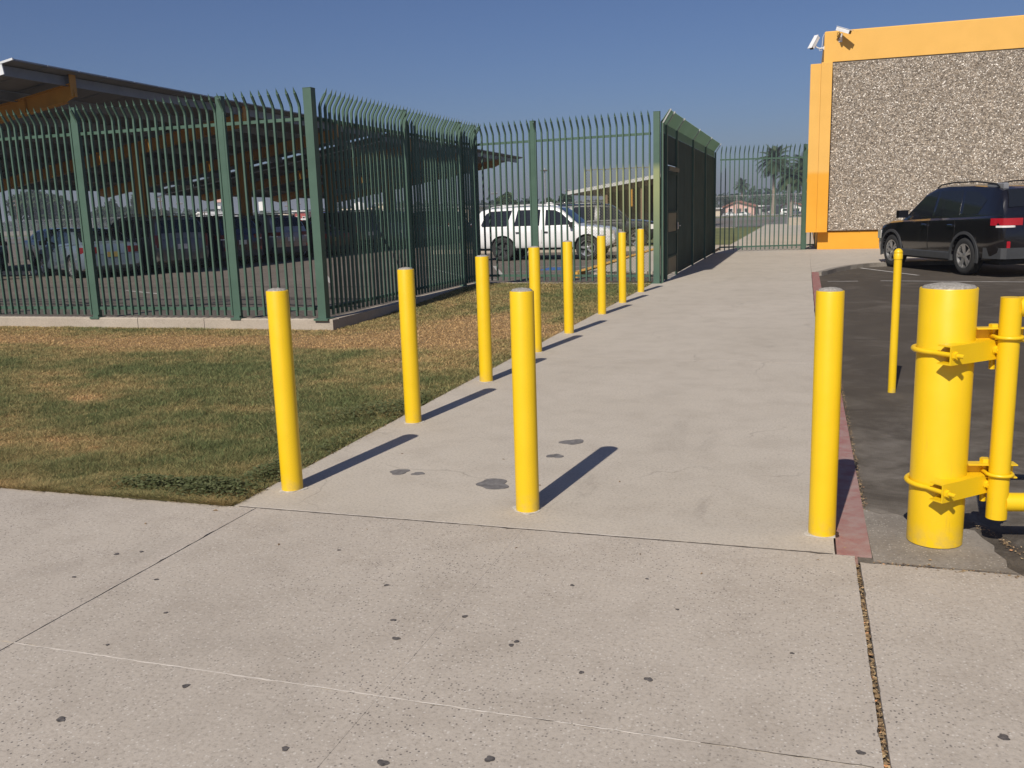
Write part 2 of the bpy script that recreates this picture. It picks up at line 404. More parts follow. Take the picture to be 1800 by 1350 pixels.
# walkway slabs
walk = link('walkway', None, None, (0, 0, 0), kind='structure')
MB().box(-2.70, .15, 3.80, 29.0, -.25, -.036).build('joint_bed', M['mortar'], walk)
wv = [3.792, 8.55, 13.3, 18.1, 23.0, 28.0]
for i in range(len(wv)-1):
    slab(-2.737, .160, wv[i]-.001, wv[i+1]+.001, 0., 'walk', walk)
def strip(name, u0, u1, v, w, z, mat, seed):
    q = np.random.default_rng(seed); P = []
    for u in np.arange(u0, u1, .03):
        c_ = v+q.normal(0, .0010); h_ = w*(.45+.75*q.random())/2
        P.append([(u, c_-h_, z), (u, c_+h_, z+.0004)])
    return MB().grid(P).build(name, mat, pave)
M['jdark'] = plain('dark_joint_dirt', (.10, .085, .07), .95, sc=30, var=.4)
M['jlight'] = plain('pale_joint_mortar', (.56, .51, .45), .95, sc=30, var=.15)
strip('joint_dirt', -2.70, .16, 3.787, .008, .0006, M['jdark'], 1)
strip('joint_mortar', -2.70, -.55, 3.795, .007, .0009, M['jlight'], 2)
strip('joint_mortar', -2.60, -.2, 2.280, .006, .0006, M['jlight'], 3)
strip('joint_dirt', -.9, .23, 2.282, .003, .0006, M['jdark'], 4)
strip('joint_dirt', .30, .86, 3.722, .009, .0030, M['jdark'], 5)
# concrete apron beyond the kerb return, up to the building
ap = []
arc = [(.158, 20.03), (.30, 20.06), (.42, 20.35), (.62, 21.1), (.95, 21.95), (1.40, 22.6), (2.0, 23.0), (3.0, 23.2), (6, 23.25), (14, 23.3)]
MB().prism([(.158, 28.0), (.162, 20.03)]+arc[1:]+[(14, 28.0)], 'z', -.2, -.002).build('concrete_slab', M['walk'], walk)
MB().prism([(-2.6, 28.004), (14, 28.004), (14, 29.53), (.45, 29.53), (.45, 30.2), (-2.6, 30.2)], 'z', -.2, .0).build('concrete_slab', M['walk'], walk)
# kerb nosing of the return (rough edge)
b = MB()
for (x0, y0), (x1, y1) in zip(arc[1:-1], arc[2:]):
    b.beam((x0, y0-.05, -.06), (x1, y1-.05, -.06), .13, .135)
b.build('kerb_edge', M['ramp'], walk)
# red kerb
rk = link('red_kerb', None, None, (0, 0, 0), kind='structure')
b = MB(); b.prism([(.165, 3.79), (.300, 3.79), (.300, 19.98), (.165, 19.98)], 'z', -.2, .003); b.build('kerb_stone', M['red'], rk)
# drive
xs = np.concatenate([np.arange(.245, 3, .25), np.arange(3, 24, 1.5)]); ys = np.concatenate([np.arange(3.72, 8, .25), np.arange(8, 23.6, .9), [23.4]])
MB().grid([[(x, y, float(drive_z(x, y))) for y in ys] for x in xs]).build('drive_road', M['asph'], smooth=60, kind='structure')
# ramp / footing concrete around the gate post (irregular outline)
pts = [(.305, 3.735), (.83, 3.735), (.80, 3.80), (.815, 3.88), (.785, 3.97), (.80, 4.04), (.765, 4.12), (.74, 4.22), (.66, 4.26), (.60, 4.33), (.50, 4.31), (.44, 4.38), (.37, 4.36), (.305, 4.42)]
b = MB(); b.prism([(x+rng.normal(0, .006), y) for x, y in pts], 'z', -.08, -.0035); b.build('gate_footing', M['ramp'], kind='structure')
# cracks and litter in the joints
def litter(name, xy, n, spread, size, z, seed, par, mat):
    r = np.random.default_rng(seed); V = []; A = []
    for i in range(n):
        t = r.random()*(len(xy)-1); i0 = int(t); fr = t-i0
        p = np.array(xy[i0])*(1-fr)+np.array(xy[min(i0+1, len(xy)-1)])*fr + r.normal(0, spread, 2)
        a = r.random()*6.28; L = size*(.4+r.random()); w = L*(.2+.5*r.random())
        dx, dy = np.array([math.cos(a), math.sin(a)])*L, np.array([-math.sin(a), math.cos(a)])*w
        zz = z+r.random(4)*size*.5
        V += [[*(p-dx), zz[0]], [*(p-dy), zz[1]], [*(p+dx), zz[2]], [*(p+dy), zz[3]]]; A += [r.random()]*4
    me = npmesh(name, np.array(V), 4, mat, np.array(A)); return link(name, me, par, kind='stuff')
k = NT('litter'); k.base(k.ramp(k.attr('rnd'), [(0, (.06, .04, .025)), (.4, (.20, .13, .07)), (.75, (.36, .25, .13)), (.93, (.50, .38, .22)), (1, (.62, .28, .12))])); k.rough(.9); M['litter'] = k.m
litter('leaf_litter', [(.245, -.4), (.243, 3.74)], 1500, .004, .008, -.016, 3, pave, M['litter'])
litter('leaf_litter', [(.308, 3.8), (.312, 6), (.316, 9), (.32, 16)], 2200, .007, .0055, -.008, 4, walk, M['litter'])
litter('grit', [(-2.7, 3.787), (.25, 3.784)], 900, .007, .0035, -.003, 5, walk, M['litter'])
litter('grit', [(-2.74, 3.9), (-2.74, 17)], 1800, .014, .006, .0, 6, walk, M['litter'])
litter('grit', [(.30, 3.72), (.9, 3.70), (.9, 3.9), (.76, 4.3)], 500, .012, .006, .002, 8, pave, M['litter'])
for i_, (u, v, s_) in enumerate(((-2.78, 3.70, .018), (-1.9, 3.62, .010), (-.62, 3.60, .010), (-.35, 3.45, .008), (.09, 3.70, .008), (-3.0, 3.45, .012), (-2.2, 3.35, .012), (-1.15, 3.55, .010), (.20, 3.86, .013), (-1.65, 4.9, .012), (-1.3, 4.45, .014), (-.9, 4.6, .010), (-2.3, 4.9, .010), (.52, 3.80, .008))):
    a_ = i_*2.4; b = MB(); c_, n_ = math.cos(a_)*s_, math.sin(a_)*s_
    b.add([(u-c_, v-n_, .001), (u-n_*.35, v+c_*.35, .006), (u+c_, v+n_, .002), (u+n_*.4, v-c_*.4, .003)], [(0, 1, 2), (0, 2, 3)]); b.build('fallen_leaf', M['debris'], pave)
# gum spots and filler patches: thin irregular blobs
def blob(name, u, v, r, z, h, mat, par, seed, asp=1.0, n=18):
    q = np.random.default_rng(seed); ph = q.random(4)*6.28; rr = []
    for k_ in range(n):
        a = 2*math.pi*k_/n; s_ = 1+.16*math.sin(2*a+ph[0])+.12*math.sin(3*a+ph[1])+.07*math.sin(5*a+ph[2])
        rr.append((u+r*asp*s_*math.cos(a), v+r*s_*math.sin(a)))
    return MB().prism(rr, 'z', z, z+h).build(name, mat, par)
spots = [(-2.85,3.08,11),(-2.76,3.13,9),(-2.84,2.82,8),(-2.48,2.88,8),(-2.23,2.62,7),(-1.81,2.18,11),(-2.05,1.92,13),(-1.32,1.96,10),(-1.03,1.97,14),(-.76,2.06,13),(-1.53,3.05,9),(-1.37,2.77,9),(-1.3,2.64,12),(-1.13,2.86,10),(-.89,2.72,9),(-.90,2.69,9),(-.82,3.22,8),(-.63,2.57,8),(-.42,2.58,12),(-.4,3.1,6),(0.,2.86,6),(.55,2.51,15),(.18,2.34,10),(-2.26,2.35,6),(-.55,3.35,6),(-1.9,3.35,7)]
for i, (u, v, r) in enumerate(spots): blob('gum_stain', u, v, r*.00095, .0005, .0018, M['gum'], pave, i, 1.15)
for i, (u, v, r, a) in enumerate(((-2.15,4.53,.05,1.15),(-2.03,4.52,.028,1.3),(-1.55,4.42,.085,1.1),(-1.35,5.37,.062,1.15),(-1.37,5.03,.045,1.0),(.12,9.6,.03,1.5))):
    blob('filler_patch', u, v, r, .0003 if i < 5 else float(drive_z(u, v))+.002, .0022, M['patch'], walk, 50+i, a, 26)

# ------------------------------------------------------------------ lawn
blobs_g = [(-4.9,7.6,1.3,.9,1.2),(-3.6,6.3,.7,.9,.9),(-5.4,9.1,1.3,.55,1.3),(-4.6,5.7,.9,.8,.8),(-6.5,8.2,1.4,.7,1.0),(-3.3,4.9,.6,.5,.9),(-4.2,4.3,1.4,.35,.7),(-7.5,6.4,1.2,.6,.9),(-3.6,9.9,.35,.4,.5),(-4.2,13.6,1.2,.8,.6),(-3.4,15.5,.8,1.4,.6),(-7.6,5.3,2,.5,.5),(-5.2,6.6,.7,.5,.6),(-9.5,8.0,1.2,.5,.8)]
blobs_b = [(-9.5,10.2,3.5,.75,1.5),(-6.0,10.6,2.2,.8,1.3),(-4.7,10.3,1.2,1.0,1.3),(-4.1,8.8,.7,.9,1.1),(-3.7,11.2,.9,1.2,.9),(-3.2,8.3,.25,.7,.8),(-4.1,5.95,.30,.14,1.4),(-5.9,6.2,.35,.22,1.5),(-4.9,12.3,1.6,.8,1.0),(-3.4,6.9,.2,.3,.7),(-7.3,7.4,.5,.25,.9),(-3.9,7.2,.3,.25,.7),(-5.0,4.8,.5,.25,.5),(-9,6.6,.8,.3,.8)]
def vnoise(x, y, s, seed):
    q = np.random.default_rng(seed); T = q.random((64, 64)); x = x/s; y = y/s
    xi = np.floor(x).astype(int); yi = np.floor(y).astype(int); fx = x-xi; fy = y-yi; fx = fx*fx*(3-2*fx); fy = fy*fy*(3-2*fy)
    g = lambda a, b: T[a % 64, b % 64]
    return (g(xi, yi)*(1-fx)+g(xi+1, yi)*fx)*(1-fy)+(g(xi, yi+1)*(1-fx)+g(xi+1, yi+1)*fx)*fy
def fbm(x, y, s, seed): return (vnoise(x, y, s, seed)*.5+vnoise(x, y, s/2.1, seed+1)*.28+vnoise(x, y, s/4.3, seed+2)*.22)
def greenness(x, y):
    x = np.asarray(x, float); y = np.asarray(y, float)
    g = np.full(x.shape, .56)
    for u, v, a, b, w in blobs_g: g += .34*w*np.exp(-((x-u)/a)**2-((y-v)/b)**2)
    for u, v, a, b, w in blobs_b: g -= .38*w*np.exp(-((x-u)/a)**2-((y-v)/b)**2)
    g += (fbm(x, y, 1.1, 11)-.5)*.9+(fbm(x, y, .28, 15)-.5)*.7+(fbm(x, y, .09, 19)-.5)*.35
    return np.clip(g, 0, 1)
def tint(g, r):
    # dry straw -> olive -> green
    A = np.array([.50, .325, .155]); B = np.array([.315, .258, .115]); C = np.array([.130, .158, .064])
    g = g[:, None]; r = r[:, None]
    c = np.where(g < .5, A*(1-g*2)+B*g*2, B*(2-g*2)+C*(g*2-1))
    return c*(.48+1.35*r**1.3)
def in_lawn(x, y): return ((y > 3.788) & (y < 11.49) & (x < -2.745)) | ((y >= 11.49) & (y < 17.75) & (x > -6.36) & (x < -2.745))
V = []; C = []
st = .16
for x0, x1, y0, y1 in ((-22, -6.36, 3.772, 11.49), (-6.36, -2.70, 3.772, 17.85)):
    xs = np.arange(x0, x1, st); ys = np.arange(y0, y1, st)
    X, Y = np.meshgrid(xs, ys, indexing='ij')
    for dx, dy in ((0, 0), (1, 0), (1, 1), (0, 1)):
        pass
    q = np.stack([np.stack([np.minimum(X+dx*st, x1), np.minimum(Y+dy*st, y1)], -1) for dx, dy in ((0, 0), (1, 0), (1, 1), (0, 1))], 2).reshape(-1, 2)
    z = lawn_z(q[:, 0], q[:, 1])-.004
    V.append(np.column_stack([q, z])); C.append(tint(greenness(q[:, 0], q[:, 1])*.75, np.full(len(q), .16)))
me = npmesh('lawn', np.concatenate(V), 4, M['thatch'], color=np.concatenate(C)); link('lawn', me, kind='structure')
# blades
N = 1300000
lv = rng.random(N); y = 3.785+(17.7-3.785)*lv**1.9
ux = rng.random(N); xl = np.minimum(-3.6, -1.12*y-.7)*1.0
x = -2.75-ux*(-2.75-np.maximum(xl, -16))
x = x+rng.normal(0, .02, N)
# clumping
ok = in_lawn(x, y) & (rng.random(N) < .35+.65*fbm(x, y, .12, 31)*1.5)
g = greenness(x, y); ok &= rng.random(N) < (.45+.55*sm(.15, .5, g))
x, y, g = x[ok], y[ok], g[ok]; n = len(x)
a = rng.random(n)*6.283; h = (.013+.020*rng.random(n))*(.55+.7*g)*(1+1.1*(fbm(x, y, .22, 41)-.45)); w = (.0011+.00036*y)*(.6+.7*rng.random(n))
lean = rng.normal(0, 1, (n, 2))*h[:, None]*(.75+.5*(1-g))[:, None]
z = lawn_z(x, y)-.003
p = np.column_stack([x, y, z]); wd = np.column_stack([np.cos(a)*w, np.sin(a)*w, np.zeros(n)])
tip = p+np.column_stack([lean, h])
V = np.stack([p-wd, p+wd, tip], 1).reshape(-1, 3)
cc = tint(np.clip(g+rng.normal(0, .16, n), 0, 1), rng.random(n)); cc = np.repeat(cc, 3, 0)
link('grass', npmesh('grass', V, 3, M['grass'], color=cc), kind='stuff', label='short patchy green and straw coloured lawn grass', category='grass')
# low broad-leaved weeds at the lawn edge
def weeds(cl, seed):
    q = np.random.default_rng(seed); V = []; A = []
    for (cu, cv, ru, rv, n) in cl:
        for i in range(n):
            px, py = cu+q.normal(0, ru), cv+q.normal(0, rv)
            if px > -2.73 or py < 3.80: continue
            mound = .055*max(0, 1-((px-cu)/(2*ru))**2-((py-cv)/(2*rv))**2); z0 = float(lawn_z(px, py))+.008+(.02+mound)*q.random()**.5; s = .006+.008*q.random(); a = q.random()*6.28
            d = np.array([math.cos(a), math.sin(a), .35*q.random()])*s; e = np.array([-math.sin(a), math.cos(a), q.normal(0, .3)])*s*.6
            c = np.array([px, py, z0]); V += [c-d, c-e*.9, c+d*.6-e*.5, c+d, c+d*.6+e*.5, c+e*.9]; A += [q.random()]*6
    return npmesh('weed_patch', np.array(V), 6, M['weed'], np.array(A))
link('weed_patch', weeds([(-3.02,4.02,.16,.06,1500),(-3.35,3.98,.16,.06,1100),(-2.86,4.35,.07,.13,900),(-2.95,3.9,.14,.05,700)], 1), kind='stuff', label='low blue-green broadleaf weeds at the corner of lawn and pavement', category='weeds')
link('weed_patch', weeds([(-2.95,5.95,.14,.22,1500),(-2.83,6.4,.05,.2,350),(-3.15,5.7,.12,.16,350),(-2.80,5.0,.035,.3,250)], 2), kind='stuff', label='low leafy weeds along the walkway beside the second bollard', category='weeds')

# ------------------------------------------------------------------ bollards
PR = .0572
t0 = thing('bollard', 'yellow bollard nearest at left, at the corner of lawn and pavement', 'bollard', (-2.59, 4.117, 0), group='yellow pipe bollards')
MB().lathe([(PR-.006, -.0), (PR, .0), (PR, 1.062), (PR-.0015, 1.066), (PR-.005, 1.067), (PR-.006, 1.05)], 40, cap=False).build('pipe', M['yellow'], t0, smooth=40)
b = MB(); prof = [(PR-.0058, 1.05), (PR-.0062, 1.066), (PR*.75, 1.074), (PR*.4, 1.078), (.004, 1.080)]; b.lathe(prof, 28)
b.v = [(x_, y_, z_+.0025*math.sin(x_*190+y_*130)) for x_, y_, z_ in b.v]; b.build('concrete_fill', M['fill'], t0, smooth=60)
b = MB(); n_ = 36
b.prism([((PR+.013+.008*math.sin(3*k_*.17+1)+.006*math.sin(k_*1.1))*math.cos(2*math.pi*k_/n_), (PR+.013+.008*math.sin(3*k_*.17+1)+.006*math.sin(k_*1.1))*math.sin(2*math.pi*k_/n_)) for k_ in range(n_)], 'z', .0008, .003)
b.build('base_grout', M['grout'], t0)
bl = [(-1.25, 4.06, 'yellow bollard standing alone in the middle of the walkway mouth'),
 (.11, 4.03, 'yellow bollard at the right edge of the walkway beside the red kerb'),
 (-2.58, 5.71, 'second yellow bollard along the lawn edge, next beyond the corner one'),
 (-2.58, 7.27, 'third yellow bollard of the row along the lawn edge'),
 (-2.60, 8.91, 'fourth yellow bollard of the lawn row, half hidden behind the middle bollard'),
 (-2.61, 10.33, 'fifth yellow bollard of the row along the lawn edge'),
 (-2.63, 12.28, 'sixth yellow bollard of the lawn row, in front of the white SUV nose'),
 (-2.63, 13.79, 'seventh yellow bollard of the lawn row, last but one'),
 (-2.65, 15.57, 'farthest yellow bollard of the lawn row, closest to the green gate')]
for i_, (u, v, lb) in enumerate(bl): copy_tree(t0, (u, v, 0), rz=.7*(i_+1), label=lb)
# slim pole on the drive
t = thing('slim_bollard', 'slim yellow pole with ringed round cap standing on the asphalt drive', 'bollard', (.70, 7.70, float(drive_z(.7, 7.7))))
MB().lathe([(.030, 0), (.030, 1.07)], 28, cap=False).build('pipe', M['yellow'], t, smooth=40)
MB().lathe([(.030, 1.055), (.0335, 1.057), (.0335, 1.098), (.031, 1.102), (.0335, 1.106), (.0335, 1.112), (.026, 1.128), (.014, 1.137), (.002, 1.140)], 28).build('cap', M['yellow'], t, smooth=40)
# thick gate post with clamps
C0 = Vector((.565, 4.055, 0)); PRB = .1095
t = thing('gate_post', 'thick yellow steel gate post filled with concrete, with two clamp hinges', 'post', C0)
MB().lathe([(PRB-.008, 0), (PRB, 0), (PRB, 1.072), (PRB-.002, 1.076), (PRB-.007, 1.076), (PRB-.008, 1.05)], 56, cap=False).build('pipe', M['yellow'], t, smooth=40)
b = MB(); b.lathe([(PRB-.0078, 1.06), (PRB-.0085, 1.077), (PRB*.85, 1.084), (PRB*.55, 1.090), (PRB*.3, 1.093), (.004, 1.094)], 40)
b.v = [(x_, y_, z_+.003*math.sin(x_*120+2)*math.cos(y_*150)) for x_, y_, z_ in b.v]; b.build('concrete_fill', M['fill'], t, smooth=60)
n2d = Vector((.70, -.714, 0)).normalized(); a2d = Vector((.714, .70, 0)).normalized()
def frame(o, x, y): mt = Matrix((x, y, Vector((0, 0, 1)))).transposed().to_4x4(); mt.translation = o; return mt
def channel(L0, L1, w, h, th, mt, flip=1):  # web at y=w, flanges back to y=0
    b = MB(); b.box(L0, L1, w-th, w, -h/2, h/2, mt); b.box(L0, L1, 0, w-th, h/2-th, h/2, mt); b.box(L0, L1, 0, w-th, -h/2, -h/2+th, mt); return b
def bolt(mt, p, L, r=.009):  # along +y from p
    b = MB(); p = Vector(p)
    b.tube([mt @ p, mt @ (p+Vector((0, L, 0)))], r, 12)
    b.tube([mt @ (p+Vector((0, .002, 0))), mt @ (p+Vector((0, .013, 0)))], r*1.8, 6)
    b.tube([mt @ (p+Vector((0, .0, 0))), mt @ (p+Vector((0, .002, 0)))], r*2.1, 14); return b
for zc in (.825, .262):
    mt = frame(Vector((0, 0, zc)), a2d, n2d)
    off = .075
    mt2 = frame(Vector((0, 0, zc))+n2d*off, a2d, n2d)
    br = channel(-.142, .185, .062, .078, .006, mt2).build('bracket', M['yellow'], t)
    R_ = PRB+.011; pts = [mt @ Vector((-R_, .135, 0))]
    pts += [mt @ Vector((-R_*math.cos(x_), -R_*math.sin(x_), 0)) for x_ in np.linspace(-.35, math.pi+.35, 24)]; pts += [mt @ Vector((R_, .135, 0))]
    MB().tube(pts, .0105, 12).build('u_bolt', M['yellow'], br, smooth=50)
    for sx_ in (-R_, R_): bolt(mt, (sx_, .138, 0), .042).build('nut', M['yellow'], br, smooth=35)
    pin = mt2 @ Vector((.150, .030, 0))
    pb = MB(); pb.tube([pin+Vector((0, 0, -.085)), pin+Vector((0, 0, .092))], .0125, 14); pb.tube([pin+Vector((0, 0, .084)), pin+Vector((0, 0, .100))], .021, 6); pb.build('hinge_pin', M['yellow'], br, smooth=35)
# gate leaf
G0 = Vector((.792, 4.035, .0)); gd = Vector((math.cos(R(10)), math.sin(R(10)), 0)); gn = Vector((-gd.y, gd.x, 0))
t = thing('barrier_gate', 'yellow tubular steel barrier gate hinged on the thick post, cut by the frame', 'gate', G0)
gr = .0405; W_ = 2.6
mt = frame(Vector((0, 0, 0)), gd, gn)
MB().tube([(0, 0, .122), (0, 0, 1.038)], gr, 28).build('upright', M['yellow'], t, smooth=40)
MB().tube([mt @ Vector((W_, 0, .122)), mt @ Vector((W_, 0, 1.038))], gr, 20).build('upright', M['yellow'], t, smooth=40)
MB().tube([mt @ Vector((gr*.6, 0, 1.0)), mt @ Vector((W_, 0, 1.0))], gr, 28).build('top_rail', M['yellow'], t, smooth=40)
MB().tube([mt @ Vector((gr*.6, 0, .19)), mt @ Vector((W_, 0, .19))], gr*.96, 28).build('bottom_rail', M['yellow'], t, smooth=40)
MB().tube([mt @ Vector((gr*.6, 0, .55)), mt @ Vector((W_, 0, .96))], gr*.6, 20) if False else None
for zc in (.885, .318):
    mg = frame(Vector((0, 0, zc))+gn*.010, gd, gn)
    br = channel(-.118, .075, .052, .058, .005, mg).build('bracket', M['yellow'], t)
    R_ = gr+.008; m0 = frame(Vector((0, 0, zc)), gd, gn)
    pts = [m0 @ Vector((-R_, .07, -.006))]+[m0 @ Vector((-R_*math.cos(x_), -R_*math.sin(x_), -.006)) for x_ in np.linspace(-.2, math.pi+.2, 20)]+[m0 @ Vector((R_, .07, -.006))]
    MB().tube(pts, .0075, 10).build('u_bolt', M['yellow'], br, smooth=50)
# thin string line from the base of the gate brackets
# ------------------------------------------------------------------ fences
def picket_mesh(mat, name='picket', bend=.13, s=.0138):
    b = MB(); r1 = [(0, .04), (0, 2.93), (-bend*.12, 2.975), (-bend*.72, 3.10)]
    P = [[(-s, y_-s, z_), (s, y_-s, z_), (s, y_+s*1.7, z_), (-s, y_+s*1.7, z_)] for y_, z_ in r1]
    vs = [v for q in P for v in q]; fs = [(0, 1, 2, 3)]
    for i in range(3):
        for k_ in range(4): l_ = (k_+1) % 4; fs.append((i*4+k_, i*4+l_, (i+1)*4+l_, (i+1)*4+k_))
    ty, tz = -bend, 3.165
    vs += [(-s*1.15, -bend*.76-s*.5, 3.112), (s*1.15, -bend*.76-s*.5, 3.112), (s*1.15, -bend*.76+s*.5, 3.112), (-s*1.15, -bend*.76+s*.5, 3.112), (0, ty, tz+.02)]
    for k_ in range(4): l_ = (k_+1) % 4; fs += [(12+k_, 12+l_, 16+l_, 16+k_), (16+k_, 16+l_, 20)]
    return b.add(vs, fs).mesh(name, mat)
PM = picket_mesh(M['green']); PMB = picket_mesh(M['greenb'])
def post_mesh(w, h, mat):
    b = MB(); b.box(-w/2, w/2, -w/2, w/2, 0, h); b.box(-w/2-.003, w/2+.003, -w/2-.003, w/2+.003, h, h+.006)
    b.box(-w*.9, w*.9, -w*.9, w*.9, -.02, .008); return b.mesh('post', mat)
def fence(name, label, p0, p1, posts, pw=.10, ph=3.15, sp=.131, z0=0., mesh=None, skip=None, pm=None, zoff=0, railmat=None, cat='fence'):
    """posts = list of (distance along, width); outward side = local -y"""
    d = Vector((p1[0]-p0[0], p1[1]-p0[1], 0)); L = d.length; rz = math.atan2(d.y, d.x)
    t = thing(name, label, cat, (p0[0], p0[1], z0), rz)
    pms = {}
    for s_, w_ in posts:
        if w_ not in pms: pms[w_] = post_mesh(w_, ph, M['green'])
        link('post', pms[w_], t, (s_, .0, 0))
    edges = sorted(set([0]+[s_ for s_, w_ in posts]+[L]))
    for a_, b_ in zip(edges[:-1], edges[1:]):
        n_ = max(1, round((b_-a_)/sp))
        for i in range(n_):
            s_ = a_+(i+.5)*(b_-a_)/n_
            mm = PMB if (mesh and mesh[0] < s_ < mesh[1]) else PM
            o = link('picket', mm, t, (s_, -.046, zoff))
            o.rotation_euler = (random.gauss(0, .0015), random.gauss(0, .0015), 0)
        for zr in (.14, 2.77):
            MB().box(a_+.05, b_-.05, -.020, .020, zr-.022, zr+.022).build('rail', railmat or M['green'], t)
    return t
fa = fence('front_fence', 'green steel picket fence on the low concrete curb left of the corner post', (-19.2, 11.56), (-6.60, 11.56), [(i, .095) for i in (12.6-11.9, 12.6-9.15, 12.6-6.55, 12.6-3.92, 12.6-1.36)])
post = thing('corner_post', 'tall square green fence post at the corner of the car park fence', 'post', (-6.53, 11.56, 0))
link('post', post_mesh(.125, 3.17, M['green']), post)
fb = fence('side_fence', 'green picket fence running away from the corner post beside the lawn', (-6.50, 11.64), (-6.44, 17.90), [(2.92, .085), (5.42, .085), (6.22, .085)])
fc = fence('back_fence', 'green picket fence in front of the white SUV, behind the bollard row', (-6.42, 17.86), (-2.72, 17.42), [(1.30, .095)], mesh=(2.35, 3.8))
post = thing('corner_post', 'tall square green post where back fence and sheeted fence meet', 'post', (-2.655, 17.40, 0))
link('post', post_mesh(.115, 3.15, M['greenb']), post)
fg = fence('end_fence', 'green picket fence with a gate across the far end of the walkway', (-2.55, 28.98), (.36, 29.84), [(2.62, .10)], sp=.136)
# hinge blocks by the wall
b = MB(); b.box(2.67, 2.79, -.05, .01, 2.02, 2.13); b.box(2.67, 2.79, -.05, .01, 1.72, 1.76); b.build('hinge', M['orange'], fg)
# wire mesh fixed behind the back fence
b = MB(); x0_, x1_, z0_, z1_ = 2.36, 3.66, .05, 2.16; s_ = .055
def clip(xa, za, xb, zb):
    pass
for dr in (1, -1):
    c_ = -3.0
    while c_ < 6:
        c_ += s_
        pts = []
        for xx in (x0_, x1_):
            zz = (xx-x0_)*dr+c_
            if z0_ <= zz <= z1_: pts.append((xx, zz))
        for zz in (z0_, z1_):
            xx = (zz-c_)/dr+x0_
            if x0_ < xx < x1_: pts.append((xx, zz))
        if len(pts) >= 2:
            (xa, za), (xb, zb) = pts[0], pts[-1]
            b.beam((xa, .030+.004*dr, za), (xb, .030+.004*dr, zb), .0030, .0030, (0, 1, 0))
b.box(x0_, x1_, .028, .036, z1_, z1_+.012)
b.build('mesh_panel', M['meshyel'], fc, kind='stuff')
# concrete curb under the fence
cb = thing('fence_curb', 'low cracked concrete curb wall under the green picket fence', 'curb', (0, 0, 0))
for a_, b_ in ((-20.0, -12.9), (-12.9, -9.72), (-9.715, -8.52), (-8.515, -6.36)):
    MB().box(a_+.002, b_-.002, 11.49, 11.66, -.30, -.004, ch=.012).build('curb_block', M['curb'], cb)
MB().prism([(-6.56, 11.664), (-6.36, 11.664), (-6.33, 14.6), (-6.34, 17.83), (-6.53, 17.83)], 'z', -.3, -.006).build('curb_block', M['curb'], cb)
MB().prism([(-6.34, 17.75), (-2.74, 17.33), (-2.74, 17.50), (-6.34, 17.93)], 'z', -.3, -.002).build('curb_block', M['curb'], cb)
# sheeted fence with door
sf = thing('sheeted_fence', 'dark green sheet metal fence with outward leaning top along the walkway', 'fence', (-2.60, 17.46, 0), R(90))
# local x = along +v, local -y = +u (towards the walkway)
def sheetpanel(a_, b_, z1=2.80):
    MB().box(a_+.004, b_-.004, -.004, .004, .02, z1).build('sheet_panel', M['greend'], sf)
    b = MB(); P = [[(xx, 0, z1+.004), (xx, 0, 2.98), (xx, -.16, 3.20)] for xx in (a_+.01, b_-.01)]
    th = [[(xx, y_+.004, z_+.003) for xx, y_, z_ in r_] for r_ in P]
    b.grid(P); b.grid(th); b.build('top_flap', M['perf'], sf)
fp = [0.06, .60, 2.12, 5.05, 7.95, 10.75]
for a_, b_ in zip(fp[:-1], fp[1:]):
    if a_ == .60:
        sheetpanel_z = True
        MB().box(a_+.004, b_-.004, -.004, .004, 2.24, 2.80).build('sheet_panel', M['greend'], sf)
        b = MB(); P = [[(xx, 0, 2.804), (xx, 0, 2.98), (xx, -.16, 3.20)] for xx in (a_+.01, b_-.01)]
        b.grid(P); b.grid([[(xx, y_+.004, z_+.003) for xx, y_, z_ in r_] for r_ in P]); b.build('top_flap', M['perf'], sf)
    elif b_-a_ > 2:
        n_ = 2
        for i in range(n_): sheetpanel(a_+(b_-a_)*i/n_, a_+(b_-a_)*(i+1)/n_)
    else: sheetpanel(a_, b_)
for i, s_ in enumerate(fp):
    b = MB(); b.box(s_-.028, s_+.028, -.050, -.006, 0, 2.96); b.build('post', M['green'], sf)
    MB().beam((s_, -.035, 2.95), (s_, -.19, 3.20), .022, .022).build('post_arm', M['steel'], sf)
dr_ = thing('walk_gate', 'narrow dark green steel door with olive plates in the sheeted fence', 'door', (-2.60, 17.46, 0), R(90))
MB().box(.64, 2.08, -.030, -.012, .10, 2.12).build('door_leaf', M['greend'], dr_)
for z0_, z1_ in ((.10, .42), (.93, 1.30)): MB().box(.72, 2.0, -.040, -.031, z0_, z1_).build('kick_plate', M['olive'], dr_)
b = MB(); b.box(.64, 2.08, -.085, -.033, 2.12, 2.20); b.build('head_bar', M['olive'], dr_)
for zz in (.44, .90, 1.32, 2.08):
    MB().box(.66, 2.06, -.050, -.0305, zz-.02, zz+.02).build('door_rail', M['greend'], dr_)
for xx in (.66, 2.04): MB().box(xx-.025, xx+.025, -.056, -.0305, .10, 2.12).build('door_stile', M['greend'], dr_)
b = MB(); b.box(1.98, 2.08, -.075, -.057, .96, 1.10); b.tube([(2.03, -.07, 1.03), (2.03, -.12, 1.03), (1.90, -.12, 1.03)], .010, 8); b.build('handle', M['steel'], dr_)

